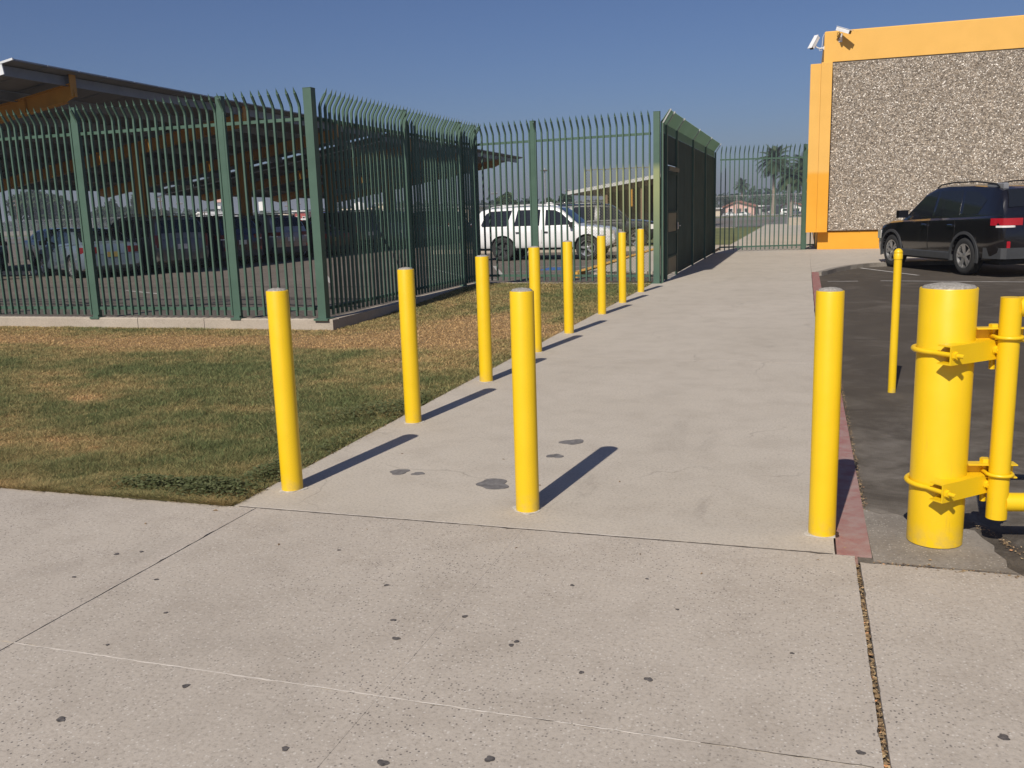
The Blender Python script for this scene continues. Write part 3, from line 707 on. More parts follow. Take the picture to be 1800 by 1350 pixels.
# ------------------------------------------------------------------ building
BV = 29.45
bd = thing('school_building', 'orange stucco building with a big pebble panel and flat parapet', 'building', (0, 0, 0))
MB().box(.40, 16, BV, 44, 5.44, 6.30, ch=.03).build('parapet_band', M['orange'], bd)
MB().box(.42, 16, BV+.16, 43.9, .53, 5.435).build('wall', M['orange'], bd)
MB().box(.38, 16, BV+.10, 43.95, -.15, .525).build('base_wall', M['orange'], bd)
MB().box(.335, .640, BV-.26, BV+.159, .53, 5.41, ch=.012).build('pilaster', M['orange'], bd)
MB().box(.035, .330, BV-.235, BV+.06, .53, 5.385, ch=.012).build('pilaster', M['orange'], bd)
MB().box(.643, 16, BV+.03, BV+.158, .56, 5.435).build('pebble_panel', M['panelback'], bd)
# pebbles
u0, u1, z0, z1 = .650, 7.6, .575, 5.425; s_ = .045
nx, nz = int((u1-u0)/s_), int((z1-z0)/(s_*.8))
X, Z = np.meshgrid(np.arange(nx), np.arange(nz), indexing='ij')
X = (u0+.018+(X+.5*(Z % 2))*s_+rng.normal(0, .006, X.shape)).ravel(); Z = (z0+.014+Z*s_*.8+rng.normal(0, .006, Z.shape)).ravel()
kk = (X < u1); X, Z = X[kk], Z[kk]; n = len(X)
dirs = np.array([(1, 0, 0), (-1, 0, 0), (0, 0, 1), (0, 0, -1), (0, -1, 0)])
ang = rng.random(n)*3.14; sa = .016+.018*rng.random(n); sb = .011+.011*rng.random(n); sc_ = .012+.024*rng.random(n)
ca, sn = np.cos(ang), np.sin(ang)
c = np.column_stack([X, np.full(n, BV+.030), Z])
jx = rng.normal(0, .011, n); jz = rng.normal(0, .011, n)
A_ = c+np.column_stack([ca*sa, 0*ca, sn*sa]); B_ = c-np.column_stack([ca*sa, 0*ca, sn*sa]); C_ = c+np.column_stack([-sn*sb, 0*ca, ca*sb]); D_ = c-np.column_stack([-sn*sb, 0*ca, ca*sb])
E_ = c+np.column_stack([jx, -sc_, jz])
V = np.stack([A_, C_, E_, C_, B_, E_, B_, D_, E_, D_, A_, E_], 1).reshape(-1, 3)
link('pebbles', npmesh('pebbles', V, 3, M['pebble'], np.repeat(rng.random(n), 12)), bd, kind='stuff')
# security cameras
def seccam(t, mt, L=.42):
    b = MB(); b.prism([(-.062, -.03), (-.062, .055), (-.045, .075), (.045, .075), (.062, .055), (.062, -.03)], 'y', -L/2, L/2); b.v = [mt @ Vector(v) for v in b.v]; b.build('housing', M['camwhite'], t)
    b = MB(); b.box(-.07, .07, -L/2-.06, L/2+.01, .078, .088); b.v = [mt @ Vector(v) for v in b.v]; b.build('sun_shield', M['camwhite'], t)
    b = MB(); b.box(-.055, .055, -L/2-.012, -L/2-.001, -.026, .06); b.v = [mt @ Vector(v) for v in b.v]; b.build('lens_glass', M['black'], t)
M['camwhite'] = plain('camera_white', (.72, .72, .72), .4)
t = thing('security_camera', 'white security camera on an arm beyond the left end of the parapet', 'security camera', (.40, BV+.12, 5.86))
mt = Matrix.Translation((-.27, -.02, .16)) @ Matrix.Rotation(R(-38), 4, 'Z') @ Matrix.Rotation(R(52), 4, 'X')
seccam(t, mt)
b = MB(); b.tube([(0, 0, 0), (-.14, 0, .0), (-.22, -.01, .04), (-.25, -.02, .10)], .018, 8); b.box(-.02, -.001, -.05, .05, -.05, .05); b.build('arm', M['camwhite'], t)
MB().tube([(-.01, .02, .40), (-.05, .02, .30), (-.06, .02, .1), (-.08, .02, -.06), (-.12, .0, -.07), (-.15, 0, .0)], .007, 6).build('cable', M['camwhite'], t)
t = thing('security_camera', 'white security camera fixed on the face of the orange parapet', 'security camera', (.84, BV, 6.08))
mt = Matrix.Translation((.06, -.30, .14)) @ Matrix.Rotation(R(62), 4, 'Z') @ Matrix.Rotation(R(22), 4, 'X')
seccam(t, mt)
b = MB(); b.tube([(0, -.001, -.05), (0, -.14, -.05), (.01, -.26, .0), (.03, -.29, .08)], .024, 8); b.box(-.05, .05, -.02, -.001, -.11, .01); b.build('arm', M['camwhite'], t)
MB().tube([(-.01, -.01, -.06), (-.10, -.06, .05), (-.09, -.15, .13), (-.02, -.22, .15)], .007, 6).build('cable', M['black'], t)
#@CARS
# ------------------------------------------------------------------ vehicles
def interp(pts, x):
    xs = [p[0] for p in pts]; return float(np.interp(x, xs, [p[1] for p in pts]))
SUV = dict(W=1.86, wb=2.78, xr=-2.45, xf=2.32, r=.355, sill=.30, deck=[(-2.45, 1.02), (-2.38, 1.13), (-2.0, 1.13), (-1.2, 1.10), (0, 1.07), (1.0, 1.04), (1.5, 1.01), (1.95, .93), (2.2, .80), (2.32, .62)],
  roof=[(-2.40, 1.06), (-2.34, 1.25), (-2.24, 1.46), (-2.12, 1.60), (-1.9, 1.66), (-1.2, 1.71), (-.3, 1.72), (.1, 1.69), (.42, 1.58), (1.12, 1.03)],
  wins=[[(.90, 1.12), (.42, 1.50), (.12, 1.60), (-.06, 1.61), (-.06, 1.11)], [(-.15, 1.11), (-.15, 1.61), (-.92, 1.61), (-1.03, 1.13)], [(-1.12, 1.14), (-1.03, 1.60), (-1.45, 1.57), (-1.78, 1.42), (-1.62, 1.16)]],
  rg=(-2.33, -2.13), ws=(.16, 1.02), doors=[(.95, -.10), (-.12, -1.05)], zdoor=.98, clad=True, rails=True, tail='wrap')
TRUCKY = dict(W=1.82, wb=2.90, xr=-2.55, xf=2.33, r=.39, sill=.42, deck=[(-2.55, .98), (-2.50, 1.08), (-2.0, 1.10), (0, 1.10), (1.05, 1.11), (1.6, 1.09), (2.05, 1.02), (2.26, .92), (2.33, .74)],
  roof=[(-2.52, 1.05), (-2.46, 1.28), (-2.36, 1.55), (-2.26, 1.67), (-2.0, 1.73), (-1.0, 1.765), (.1, 1.76), (.38, 1.72), (.58, 1.62), (1.18, 1.11)],
  wins=[[(.98, 1.15), (.56, 1.53), (.34, 1.63), (.02, 1.65), (.02, 1.14)], [(-.18, 1.14), (-.16, 1.66), (-.95, 1.66), (-1.06, 1.14)], [(-1.32, 1.14), (-1.14, 1.66), (-1.90, 1.64), (-2.06, 1.56), (-2.22, 1.20), (-2.18, 1.14)]],
  rg=(-2.47, -2.34), ws=(.44, 1.10), doors=[(1.02, -.08), (-.12, -1.02)], zdoor=.97, clad=False, rails=True, tail='tall')
SEDAN = dict(W=1.80, wb=2.72, xr=-2.40, xf=2.30, r=.325, sill=.24, deck=[(-2.40, .78), (-2.36, .95), (-2.2, 1.02), (-1.6, 1.02), (0, .95), (1.0, .93), (1.5, .88), (2.0, .76), (2.2, .66), (2.30, .52)],
  roof=[(-1.95, 1.02), (-1.35, 1.30), (-.95, 1.41), (-.3, 1.45), (.15, 1.42), (.42, 1.34), (1.15, .93)],
  wins=[[(.90, 1.00), (.45, 1.27), (.18, 1.36), (-.02, 1.37), (-.02, 1.0)], [(-.10, 1.0), (-.10, 1.37), (-.80, 1.35), (-1.30, 1.16), (-1.35, 1.05)]],
  rg=(-1.85, -1.12), ws=(.22, 1.06), doors=[(.98, -.06), (-.08, -1.10)], zdoor=.86, clad=False, rails=False, tail='low')
VAN = dict(W=1.96, wb=3.03, xr=-2.60, xf=2.45, r=.34, sill=.26, deck=[(-2.60, 1.00), (-2.55, 1.08), (-2.0, 1.08), (0, 1.02), (1.2, 1.0), (1.7, .96), (2.15, .85), (2.36, .70), (2.45, .52)],
  roof=[(-2.57, 1.05), (-2.50, 1.35), (-2.42, 1.60), (-2.3, 1.70), (-1.6, 1.76), (-.3, 1.77), (.3, 1.73), (.7, 1.60), (1.55, .98)],
  wins=[[(1.25, 1.08), (.72, 1.48), (.48, 1.62), (.12, 1.65), (.12, 1.07)], [(-.0, 1.07), (-.0, 1.66), (-1.0, 1.66), (-1.05, 1.09)], [(-1.15, 1.10), (-1.12, 1.66), (-2.1, 1.62), (-2.2, 1.14)]],
  rg=(-2.53, -2.40), ws=(.5, 1.45), doors=[(1.3, .06), (.04, -1.08)], zdoor=.94, clad=False, rails=True, tail='tall')
def make_wheel(r, w, rimmat, spokes=5, double=True):
    """axis along y, outer face +y"""
    ri = r*.66
    rot = Matrix.Rotation(R(-90), 4, 'X')
    b = MB(); b.lathe([(ri, -w/2), (r*.90, -w/2), (r*.975, -w*.42), (r, -w*.30), (r, w*.30), (r*.975, w*.42), (r*.90, w*.5), (r*.80, w*.52), (ri+.004, w*.47), (ri, w*.40), (ri, -w/2)], 32, rot, cap=False)
    tm = b.mesh('wheel', M['tyre'], 35)
    b = MB(); b.lathe([(ri+.004, w*.42), (ri+.002, w*.47), (ri-.014, w*.46), (ri-.022, w*.30), (ri-.03, -.02)], 32, rot, cap=False)
    for i in range(spokes):
        a0 = 2*math.pi*i/spokes+.3
        for da in ((-.17, .17) if double else (0,)):
            a = a0+da; wd = .020 if double else .034
            p0 = rot @ Vector((math.cos(a0+da*.5)*.035, math.sin(a0+da*.5)*.035, w*.36)); p1 = rot @ Vector((math.cos(a)*(ri-.008), math.sin(a)*(ri-.008), w*.42))
            b.beam(p0, p1, wd*2, .018, (0, 1, 0))
    b.lathe([(.062, w*.30), (.060, w*.40), (.045, w*.43), (.005, w*.435)], 18, rot)
    rm = b.mesh('rim', rimmat, 35)
    b = MB(); b.lathe([(ri-.004, w*.08), (.02, w*.10)], 24, rot); b.lathe([(ri*.62, w*.10), (ri*.60, w*.14), (.03, w*.14)], 24, rot, cap=False)
    dm = b.mesh('brake_disc', M['darkrim'], 35)
    return tm, rm, dm
WH = {}
def make_car(name, label, cat, P, pmat, loc, rz, group=None, rim='alloy', detail=True, glass='glass', pmat2=None):
    t = thing(name, label, cat, loc, rz, group)
    W2 = P['W']/2; wb = P['wb']; xr, xf = P['xr'], P['xf']; r = P['r']; sill = P['sill']; xa = (-wb/2, wb/2); Ra = r+.065
    def hw(x):
        s = max(0, (x-(xf-.75))/.75); q = max(0, ((xr+.45)-x)/.45)
        return W2-.20*s**3-.11*q**3-.012*abs(x/2.3)
    def arch(x):
        z = 0
        for a in xa:
            d = abs(x-a)
            if d < Ra: z = max(z, r+math.sqrt(Ra*Ra-d*d))
        return z
    xs = sorted(set([xr, xr+.02, xr+.06, xf, xf-.02, xf-.06]+list(np.round(np.arange(xr+.12, xf-.1, .11), 3))+[a+Ra*math.cos(q) for a in xa for q in np.linspace(0, math.pi, 15)]+[a+s_*(Ra+.002) for a in xa for s_ in (-1, 1)]))
    P_ = []
    for x in xs:
        w = hw(x); h = interp(P['deck'], x); e = .0
        zb = sill+.14*max(0, (x-(xf-.35))/.35)**2+.16*max(0, (xr+.4-x)/.4)**2
        az = arch(x)
        pts = [(0, zb-.02), (w-.22, zb-.02), (w-.06, zb), (w-.015, zb+.07), (w, zb+(h-zb)*.40), (w-.004, zb+(h-zb)*.66), (w-.012, h-.13), (w-.035, h-.05), (w-.085, h-.008), (w*.55, h+.018), (0, h+.028)]
        pts = [(y, max(z_, az) if 0 < i < 7 else z_) for i, (y, z_) in enumerate(pts)]
        full = pts+[(-y, z_) for y, z_ in reversed(pts[1:-1])]
        P_.append([(x, y, z_) for y, z_ in full])
    b = MB(); n = len(P_[0]); vs = [v for q in P_ for v in q]; fs = []
    for i in range(len(P_)-1):
        for k_ in range(n): l_ = (k_+1) % n; fs.append((i*n+k_, i*n+l_, (i+1)*n+l_, (i+1)*n+k_))
    fs += [tuple(range(n)), tuple(reversed(range((len(P_)-1)*n, len(P_)*n)))]
    b.add(vs, fs).build('body', pmat, t, smooth=32)
    # greenhouse
    Wg = W2-.075; z0 = 1.02 if P['roof'][2][1] > 1.3 and P is not SEDAN else .95; tum = .27
    ys = lambda z_: Wg-(z_-z0)*tum
    rx0, rx1 = P['roof'][0][0], P['roof'][-1][0]
    gx = sorted(set([p[0] for p in P['roof']]+list(np.linspace(rx0, rx1, 26))))
    G = []
    for x in gx:
        h = interp(P['roof'], x); bz = interp(P['deck'], x)-.05; h = max(h, bz+.03)
        zz = min(h-.02, max(bz+.01, h-.07)); q = .05*max(0, (-x+rx0+.5)/.5)**2
        pts = [(ys(bz)-q, bz), (ys(zz)-q, zz), (ys(zz)-.035-q, h-.025+.0), (ys(zz)-.10-q, h), (ys(zz)*.5, h+.012), (0, h+.016)]
        G.append([(x, y, z_) for y, z_ in pts+[(-y, z_) for y, z_ in reversed(pts[:-1])]])
    b = MB(); n = len(G[0]); b.add([v for q in G for v in q], [(i*n+k_, i*n+(k_+1) % n, (i+1)*n+(k_+1) % n, (i+1)*n+k_) for i in range(len(G)-1) for k_ in range(n)]+[tuple(range(n)), tuple(reversed(range((len(G)-1)*n, len(G)*n)))])
    b.build('cabin', pmat, t, smooth=30)
    # side windows
    for poly in P['wins']:
        for s_ in (1, -1):
            b = MB(); a_ = [(x, s_*(ys(z_)+.004), z_) for x, z_ in poly]; c_ = [(x, s_*(ys(z_)-.01), z_) for x, z_ in poly]; m_ = len(poly)
            b.add(a_+c_, [tuple(range(m_)), tuple(reversed(range(m_, 2*m_)))]+[(i, (i+1) % m_, m_+(i+1) % m_, m_+i) for i in range(m_)]); b.build('window', M[glass], t)
    for nm, (xa_, xb_) in (('rear_window', P['rg']), ('windscreen', P['ws'])):
        G = []
        for x in np.linspace(xa_, xb_, 6):
            h = interp(P['roof'], x); G.append([(x, f_*(ys(h)-.10), h+.020+.0*abs(f_)-(.010*abs(f_)**3)) for f_ in np.linspace(-1, 1, 9)])
        off = -.012 if nm == 'rear_window' else .012
        G = [[(x+off, y, z_-.004) for x, y, z_ in q] for q in G]
        MB().grid(G).build(nm, M[glass], t, smooth=60)
    MB().box(xr+.25, xf-.3, -W2+.22, W2-.22, sill-.08, sill+.35).build('underbody', M['black'], t)
    # wheels
    key = (r, rim)
    if key not in WH: WH[key] = make_wheel(r, .225, M['alloy'] if rim == 'alloy' else M['darkrim'], double=(rim == 'alloy'))
    tm, rm, dm = WH[key]
    for a in xa:
        for s_ in (1, -1):
            w_ = link('wheel', tm, t, (a, s_*(W2-.125), r)); w_.rotation_euler = (0, random.random()*6, 0 if s_ == 1 else math.pi)
            link('rim', rm, w_); link('brake_disc', dm, w_)
    # lamps
    if P['tail'] == 'wrap': rz0, rz1, ry, rl = .90, 1.08, .34, .26
    elif P['tail'] == 'tall': rz0, rz1, ry, rl = .80, 1.18, .12, .14
    else: rz0, rz1, ry, rl = .74, .92, .34, .18
    for s_ in (1, -1):
        wy = hw(xr+.01)
        b = MB()
        pl = [(xr-.008, s_*(wy-ry)), (xr-.008, s_*(wy-.03)), (xr+.04, s_*(wy+.016)), (xr+rl, s_*(hw(xr+rl)+.008)), (xr+rl, s_*(hw(xr+rl)-.03)), (xr+.06, s_*(wy-.06)), (xr+.03, s_*(wy-ry))]
        b.prism(pl, 'z', rz0+.05 if P['tail'] == 'wrap' else rz0, rz1); tl = b.build('tail_light', M['redlens' if not group or group[:4] != 'cars' else 'reddim'], t, smooth=50)
        if P['tail'] == 'wrap':
            b = MB(); b.prism([(x, y) for x, y in [(xr-.0085, s_*(wy-.17)), (xr-.0085, s_*(wy-.03)), (xr+.04, s_*(wy+.0165)), (xr+.14, s_*(hw(xr+.14)+.006)), (xr+.10, s_*(wy-.06)), (xr+.03, s_*(wy-ry))]], 'z', rz0+.012, rz0+.048); b.build('reversing_lens', M['whitelens'], tl)
            MB().box(xr-.010, xr+.05, min(s_*(wy-.13), s_*(wy-.065)), max(s_*(wy-.13), s_*(wy-.065)), .44, .66, ch=.01).build('reflector', M['redlens'], t)
        wf = hw(xf-.16)
        b = MB(); b.prism([(xf-.10, s_*(hw(xf-.10)-.32)), (xf-.02, s_*(hw(xf-.05)-.10)), (xf-.12, s_*(wf+.004)), (xf-.42, s_*(hw(xf-.42)+.004)), (xf-.42, s_*(hw(xf-.42)-.05)), (xf-.2, s_*(wf-.3))], 'z', interp(P['deck'], xf-.12)-.19, interp(P['deck'], xf-.2)-.045); b.build('headlight', M['whitelens'], t)
    zt = interp(P['deck'], xr+.03)
    MB().box(xr-.014, xr+.01, -.155, .155, .74 if P['tail'] != 'low' else .62, .89 if P['tail'] != 'low' else .77).build('number_plate', M['platey' if P is SEDAN else 'plate'], t)
    if detail:
        for (xa_, xb_) in P['doors']:
            for s_ in (1, -1):
                yy = hw(xb_)
                MB().box(xb_+.05, xb_+.22, min(s_*(yy+.004), s_*(yy+.03)), max(s_*(yy+.004), s_*(yy+.03)), P['zdoor']-.06, P['zdoor']-.02, ch=.01).build('door_handle', M['black' if name == 'white_suv' else 'chrome'], t)
                b = MB(); b.box(xb_-.003, xb_+.003, min(s_*(yy-.004), s_*(yy+.0015)), max(s_*(yy-.004), s_*(yy+.0015)), P['sill']+.14, P['zdoor']+.05); b.build('door_gap', M['black'], t)
        for s_ in (1, -1):
            xm = P['wins'][0][0][0]-.02; b = MB(); b.prism([(xm-.09, s_*(Wg+.02)), (xm+.02, s_*(Wg+.03)), (xm+.06, s_*(Wg+.13)), (xm+.03, s_*(Wg+.23)), (xm-.07, s_*(Wg+.22))], 'z', 1.08 if P is not SEDAN else .98, 1.24 if P is not SEDAN else 1.12)
            b.build('wing_mirror', M['black'] if name != 'black_suv' else pmat, t, smooth=40)
        if P['rails']:
            for s_ in (1, -1):
                h_ = lambda x: interp(P['roof'], x)
                pts = [(x, s_*(ys(1.66)-.06), h_(x)+d_) for x, d_ in ((-1.95, .0), (-1.85, .045), (-1.2, .06), (-.5, .06), (.0, .045), (.12, .0))]
                MB().tube(pts, .014, 8).build('roof_rail', M['black'] if P is SUV else pmat, t, smooth=50)
        MB().box(xr-.004, xr+.004, -W2+.14, W2-.14, .70, .706).build('tailgate_gap', M['black'], t)
    if P['clad']:
        for a in xa:
            for s_ in (1, -1):
                b = MB(); L_ = []
                for q in np.linspace(-.25, math.pi+.25, 25):
                    x_ = a+math.cos(q)*Ra; z_ = r+math.sin(q)*Ra; xo = a+math.cos(q)*(Ra+.055); zo = r+math.sin(q)*(Ra+.055)
                    if min(z_, zo) < .2: continue
                    y_ = s_*(hw(x_)+.004); L_.append([(x_, y_-s_*.05, z_), (x_, y_+s_*.010, z_), (xo, s_*(hw(xo)+.012), zo), (xo, s_*(hw(xo)-.02), zo)])
                b.grid(L_); b.build('arch_trim', M['clad'], t, smooth=60)
        for s_ in (1, -1):
            b = MB(); b.box(-wb/2+Ra+.03, wb/2-Ra-.03, min(s_*(W2-.06), s_*(W2+.008)), max(s_*(W2-.06), s_*(W2+.008)), sill-.02, sill+.12, ch=.02); b.build('sill_trim', M['clad'], t)
        pl = [(xr-.03, -hw(xr)+.05), (xr-.03, hw(xr)-.05), (xr+.03, hw(xr+.02)+.012), (xr+.42, hw(xr+.42)+.012), (xr+.42, -hw(xr+.42)-.012), (xr+.03, -hw(xr+.02)-.012)]
        b = MB(); b.prism(pl, 'z', .34, .54); b.build('rear_bumper', M['clad'], t, smooth=30)
    KIDS[t.name] = None
    return t
M['p_black'] = paint('black_car_paint', (.006, .005, .006), 0, .2)
M['p_maroon'] = paint('dark_plum_paint', (.030, .008, .010), .2, .22)
M['p_white'] = paint('white_car_paint', (.74, .74, .73), 0, .3)
M['p_blue'] = paint('pale_blue_paint', (.14, .18, .225), .3)
M['p_silver'] = paint('silver_paint', (.26, .265, .27), .4)
M['p_grey'] = paint('grey_paint', (.09, .093, .097), .4)
M['p_taupe'] = paint('taupe_paint', (.15, .145, .135), .4)
M['p_navy'] = paint('navy_paint', (.015, .020, .045), .3)
M['p_dark'] = paint('charcoal_paint', (.022, .023, .025), .3)
bs = make_car('black_suv', 'glossy black SUV with silver wheels parked by the pebble wall', 'car', SUV, M['p_black'], (3.30, 21.56, -.060), R(112.6))
bs.scale = (1.03, 1.02, 1.01)
MB().box(-2.05, -1.55, .52, .62, 1.60, 1.725, ch=.02).build('rail_end', M['steel'], bs)
ws_ = make_car('white_suv', 'white SUV with tinted windows parked side-on behind the green picket fence', 'car', TRUCKY, M['p_white'], (-7.90, 29.10, -.15), 0, rim='dark')
ws_.scale = (.965, .97, .965)
for o in kids(ws_):
    if o.name.startswith('wheel') and o.location.x > 0:
        for c in kids(o):
            if c.name.startswith('rim'): c.data = make_wheel(.39, .225, M['alloy'], 5, False)[1]
LZ = -.15
HD = R(154)
def park(name, label, P, pm, rear, cat='car', rz=HD, det=True, off=None):
    hx, hy = math.cos(rz), math.sin(rz); L = -P['xr']
    return make_car(name, label, cat, P, M[pm], (rear[0]+hx*L, rear[1]+hy*L, LZ), rz, 'cars parked under the solar canopy', detail=det)
park('parked_sedan', 'pale blue sedan parked tail-out in the canopy shade, leftmost of the nearest row', SEDAN, 'p_blue', (-19.35, 22.15), rz=R(150.5))
park('parked_minivan', 'grey-brown minivan parked tail-out just right of the pale blue sedan', VAN, 'p_taupe', (-18.5, 24.25))
park('parked_suv', 'dark navy SUV with a white number plate, between the taupe minivan and a silver SUV', SUV, 'p_navy', (-18.3, 27.2), rz=R(160))
park('parked_suv', 'silver-grey SUV with red tail lights behind the corner post side of the fence', SUV, 'p_silver', (-18.1, 30.0), rz=R(160))
park('parked_sedan', 'low charcoal sedan parked in the canopy shade right of the silver SUV', SEDAN, 'p_dark', (-18.0, 33.2), rz=R(160))
park('parked_suv', 'black boxy SUV in the canopy shade, behind the second bollard', TRUCKY, 'p_dark', (-17.9, 36.2), rz=R(160))
park('parked_minivan', 'dark grey minivan parked in the canopy shade seen through the side fence', VAN, 'p_grey', (-17.8, 39.2), rz=R(160))
park('parked_sedan', 'grey sedan farther down the shaded row seen through the side fence', SEDAN, 'p_grey', (-17.6, 42.4), rz=R(160), det=False)
park('parked_suv', 'charcoal SUV near the far end of the shaded row', SUV, 'p_dark', (-17.4, 45.6), rz=R(160), det=False)
park('parked_sedan', 'dark navy sedan at the far end of the shaded row, left of the white SUV', SEDAN, 'p_navy', (-16.6, 46.8), rz=R(100), det=False)
park('parked_sedan', 'silver sedan parked nose to nose beyond the pale blue one', SEDAN, 'p_silver', (-30.0, 30.4), rz=R(-26))
park('parked_suv', 'dark SUV with a red tail light at the left edge of the picture', SUV, 'p_dark', (-26.6, 24.2), rz=R(150))
park('parked_suv', 'black SUV parked beyond the bonnet of the white SUV', TRUCKY, 'p_dark', (-10.2, 35.4), rz=R(8))
#@END_CARS
#@CANOPY
# ------------------------------------------------------------------ solar canopies
def canopy(label, v0, v1, beams, dz=0., group='solar canopies over the car park'):
    t = thing('solar_canopy', label, 'canopy', (0, 0, 0), group=group)
    UH, UL = -18.35, -31.6; sl = .165
    zt = lambda u, v: 5.42+dz-.0068*(v-18.4)+(u-UH)*sl   # top face of the panels
    ang = math.atan(sl)
    nv = int(round((v1-v0)/1.05)); dv = (v1-v0)/nv; du = (UH-UL)/6
    pm = None
    for j in range(nv):
        for i in range(6):
            ua = UH-du*(i+1)+.012; ub = UH-du*i-.012; va = v0+dv*j+.012; vb = v0+dv*(j+1)-.012
            if pm is None:
                b = MB(); w_, l_ = ub-ua, vb-va
                for k_, (z_a, z_b, e) in enumerate(((-.040, 0, 0),)):
                    P = [(0, 0, zt(ua, va)-zt(ua, va)), (w_, 0, zt(ub, va)-zt(ua, va)), (w_, l_, zt(ub, vb)-zt(ua, va)), (0, l_, zt(ua, vb)-zt(ua, va))]
                    vs = [(x, y, z_-.036) for x, y, z_ in P]+[(x, y, z_) for x, y, z_ in P]
                    b.add(vs, [(3, 2, 1, 0)]); b.cur = 1; b.add(vs, [(0, 1, 5, 4), (1, 2, 6, 5), (2, 3, 7, 6), (3, 0, 4, 7)]); b.cur = 2; b.add(vs, [(4, 5, 6, 7)]); b.cur = 1
                    for a0, a1, c0, c1 in ((0, .035, 0, l_), (w_-.035, w_, 0, l_), (.035, w_-.035, 0, .035), (.035, w_-.035, l_-.035, l_)):
                        zf = lambda x, y: zt(ua+x, va+y)-zt(ua, va)-.042
                        b.add([(a0, c0, zf(a0, c0)), (a1, c0, zf(a1, c0)), (a1, c1, zf(a1, c1)), (a0, c1, zf(a0, c1))], [(0, 1, 2, 3)])
                pm = b.mesh('solar_panel', [M['pvback'], M['pvframe'], M['glass']])
            link('solar_panel', pm, t, (ua, va, zt(ua, va)))
    for u in np.linspace(UH-.42, UL+.5, 8):
        z_ = lambda v: zt(u, v)-.045-.13
        MB().beam((u, v0+.02, z_(v0)), (u, v1-.02, z_(v1)), .075, .24).build('purlin', M['purlin'], t)
    for va in (v0-.03,):
        if dz == 0: MB().beam((UL, va, zt(UL, va)-.16), (UH-.34, va, zt(UH-.34, va)-.16), .03, .25).build('fascia', M['fascia'], t)
        else:
            MB().beam((UL, va-.01, zt(UL, va)-.27), (UH-.34, va-.01, zt(UH-.34, va)-.27), .05, .055).build('conduit', M['fascia'], t)
        MB().beam((UL, va, zt(UL, va)-.010), (UH, va, zt(UH, va)-.010), .05, .05).build('edge_trim', M['fascia' if dz == 0 else 'black'], t)
    for v in beams:
        q = lambda u: zt(u, v)-.30
        D = .38
        P = [(UH-.25, q(UH-.25)+.02), (UH-.20, q(UH-.2)-D*.78), (UH-.55, q(UH-.55)-D), (UL+1.0, q(UL+1)-D), (UL+.6, q(UL+.6)-D*.6), (UL+.6, q(UL+.6)+.02)]
        b = MB(); n_ = len(P)
        b.add([(u, v-.012, z_) for u, z_ in P]+[(u, v+.012, z_) for u, z_ in P], [tuple(range(n_)), tuple(reversed(range(n_, 2*n_)))]+[(i, (i+1) % n_, n_+(i+1) % n_, n_+i) for i in range(n_)])
        b.beam((UH-.55, v, q(UH-.55)-D), (UL+1, v, q(UL+1)-D), .22, .02); b.beam((UH-.25, v, q(UH-.25)+.03), (UL+.6, v, q(UL+.6)+.03), .22, .02)
        g_ = b.build('girder', M['girder'], t)
        for u in (-20.2, -22, -24.2, -26.6, -28.6):
            MB().box(u-.01, u+.01, v-.10, v+.10, q(u)-D+.01, q(u)+.02).build('stiffener', M['girder'], g_)
        MB().box(UH-.26, UH-.235, v-.11, v+.11, q(UH-.25)-D*.78, q(UH-.25)+.26).build('end_plate', M['girder'], g_)
        uc = -23.2
        b = MB(); b.box(uc-.20, uc+.20, v-.13, v-.115, LZ+.75, q(uc)-D); b.box(uc-.20, uc+.20, v+.115, v+.13, LZ+.75, q(uc)-D); b.box(uc-.012, uc+.012, v-.115, v+.115, LZ+.75, q(uc)-D)
        b.box(uc-.20, uc+.20, v-.115, v+.115, LZ+.75, LZ+.80)
        cl = b.build('column', M['girder'], t)
        MB().lathe([(.38, LZ-.3), (.38, LZ+.72), (.36, LZ+.74)], 24, Matrix.Translation((uc, v, 0))).build('column_footing', M['curb'], cl)
        for u in (-21.5, -25.5): MB().box(u-.3, u+.3, v+.4, v+.52, q(u)-.02, q(u)+.06).build('canopy_lamp', M['fascia'], t)
    return t
canopy('near solar panel canopy on orange girders over the left half of the car park', 18.4, 39.55, (20.5, 28.4, 35.0))
canopy('farther solar panel canopy beyond the gap, ending near the white SUV', 39.75, 61.0, (42.6, 49.6, 56.6), -.12)

# lot markings and yard
def line(x0, y0, x1, y1, w, mat, name='parking_line', dz=.006):
    d = Vector((x1-x0, y1-y0, 0)); L = d.length; d.normalize(); nrm = Vector((-d.y, d.x, 0))*w/2; n_ = max(1, int(L/1.0)); P = []
    for i in range(n_+1):
        p = Vector((x0, y0, 0))+d*L*i/n_
        P.append([(q.x, q.y, float(max(lot_z(q.x, q.y+.6), lot_z(q.x, q.y)))+dz) for q in (p-nrm, p+nrm)])
    return MB().grid(P).build(name, mat, kind='structure')
for (a, b_, c_, d_) in ((-12.6, 22.5, -10.6, 19.2), (-10.2, 24.5, -8.0, 21.2), (-8.7, 25.6, -7.3, 22.0), (-12.9, 27.5, -9.5, 25.2), (-7.4, 23.2, -5.2, 23.2), (-7.3, 24.9, -5.3, 24.9), (-14.6, 17.0, -12.9, 16.0), (-9.0, 21.0, -6.7, 19.9)):
    line(a, b_, c_, d_, .10, M['whitepaint'])
b = MB(); zb = float(lot_z(0, 24))+.008
b.prism([(-6.75, 23.5), (-6.1, 23.5), (-6.1, 24.6), (-6.75, 24.6)], 'z', zb, zb+.003); b.build('blue_marking', M['bluepaint'], kind='structure')
yk = link('yard_kerb', None, None, (0, 0, 0), kind='structure')
MB().prism([(-5.12, 20.6), (-4.92, 20.6), (-4.86, 33), (-5.06, 33)], 'z', -.3, .0).build('kerb_stone', M['yellowkerb'], yk)
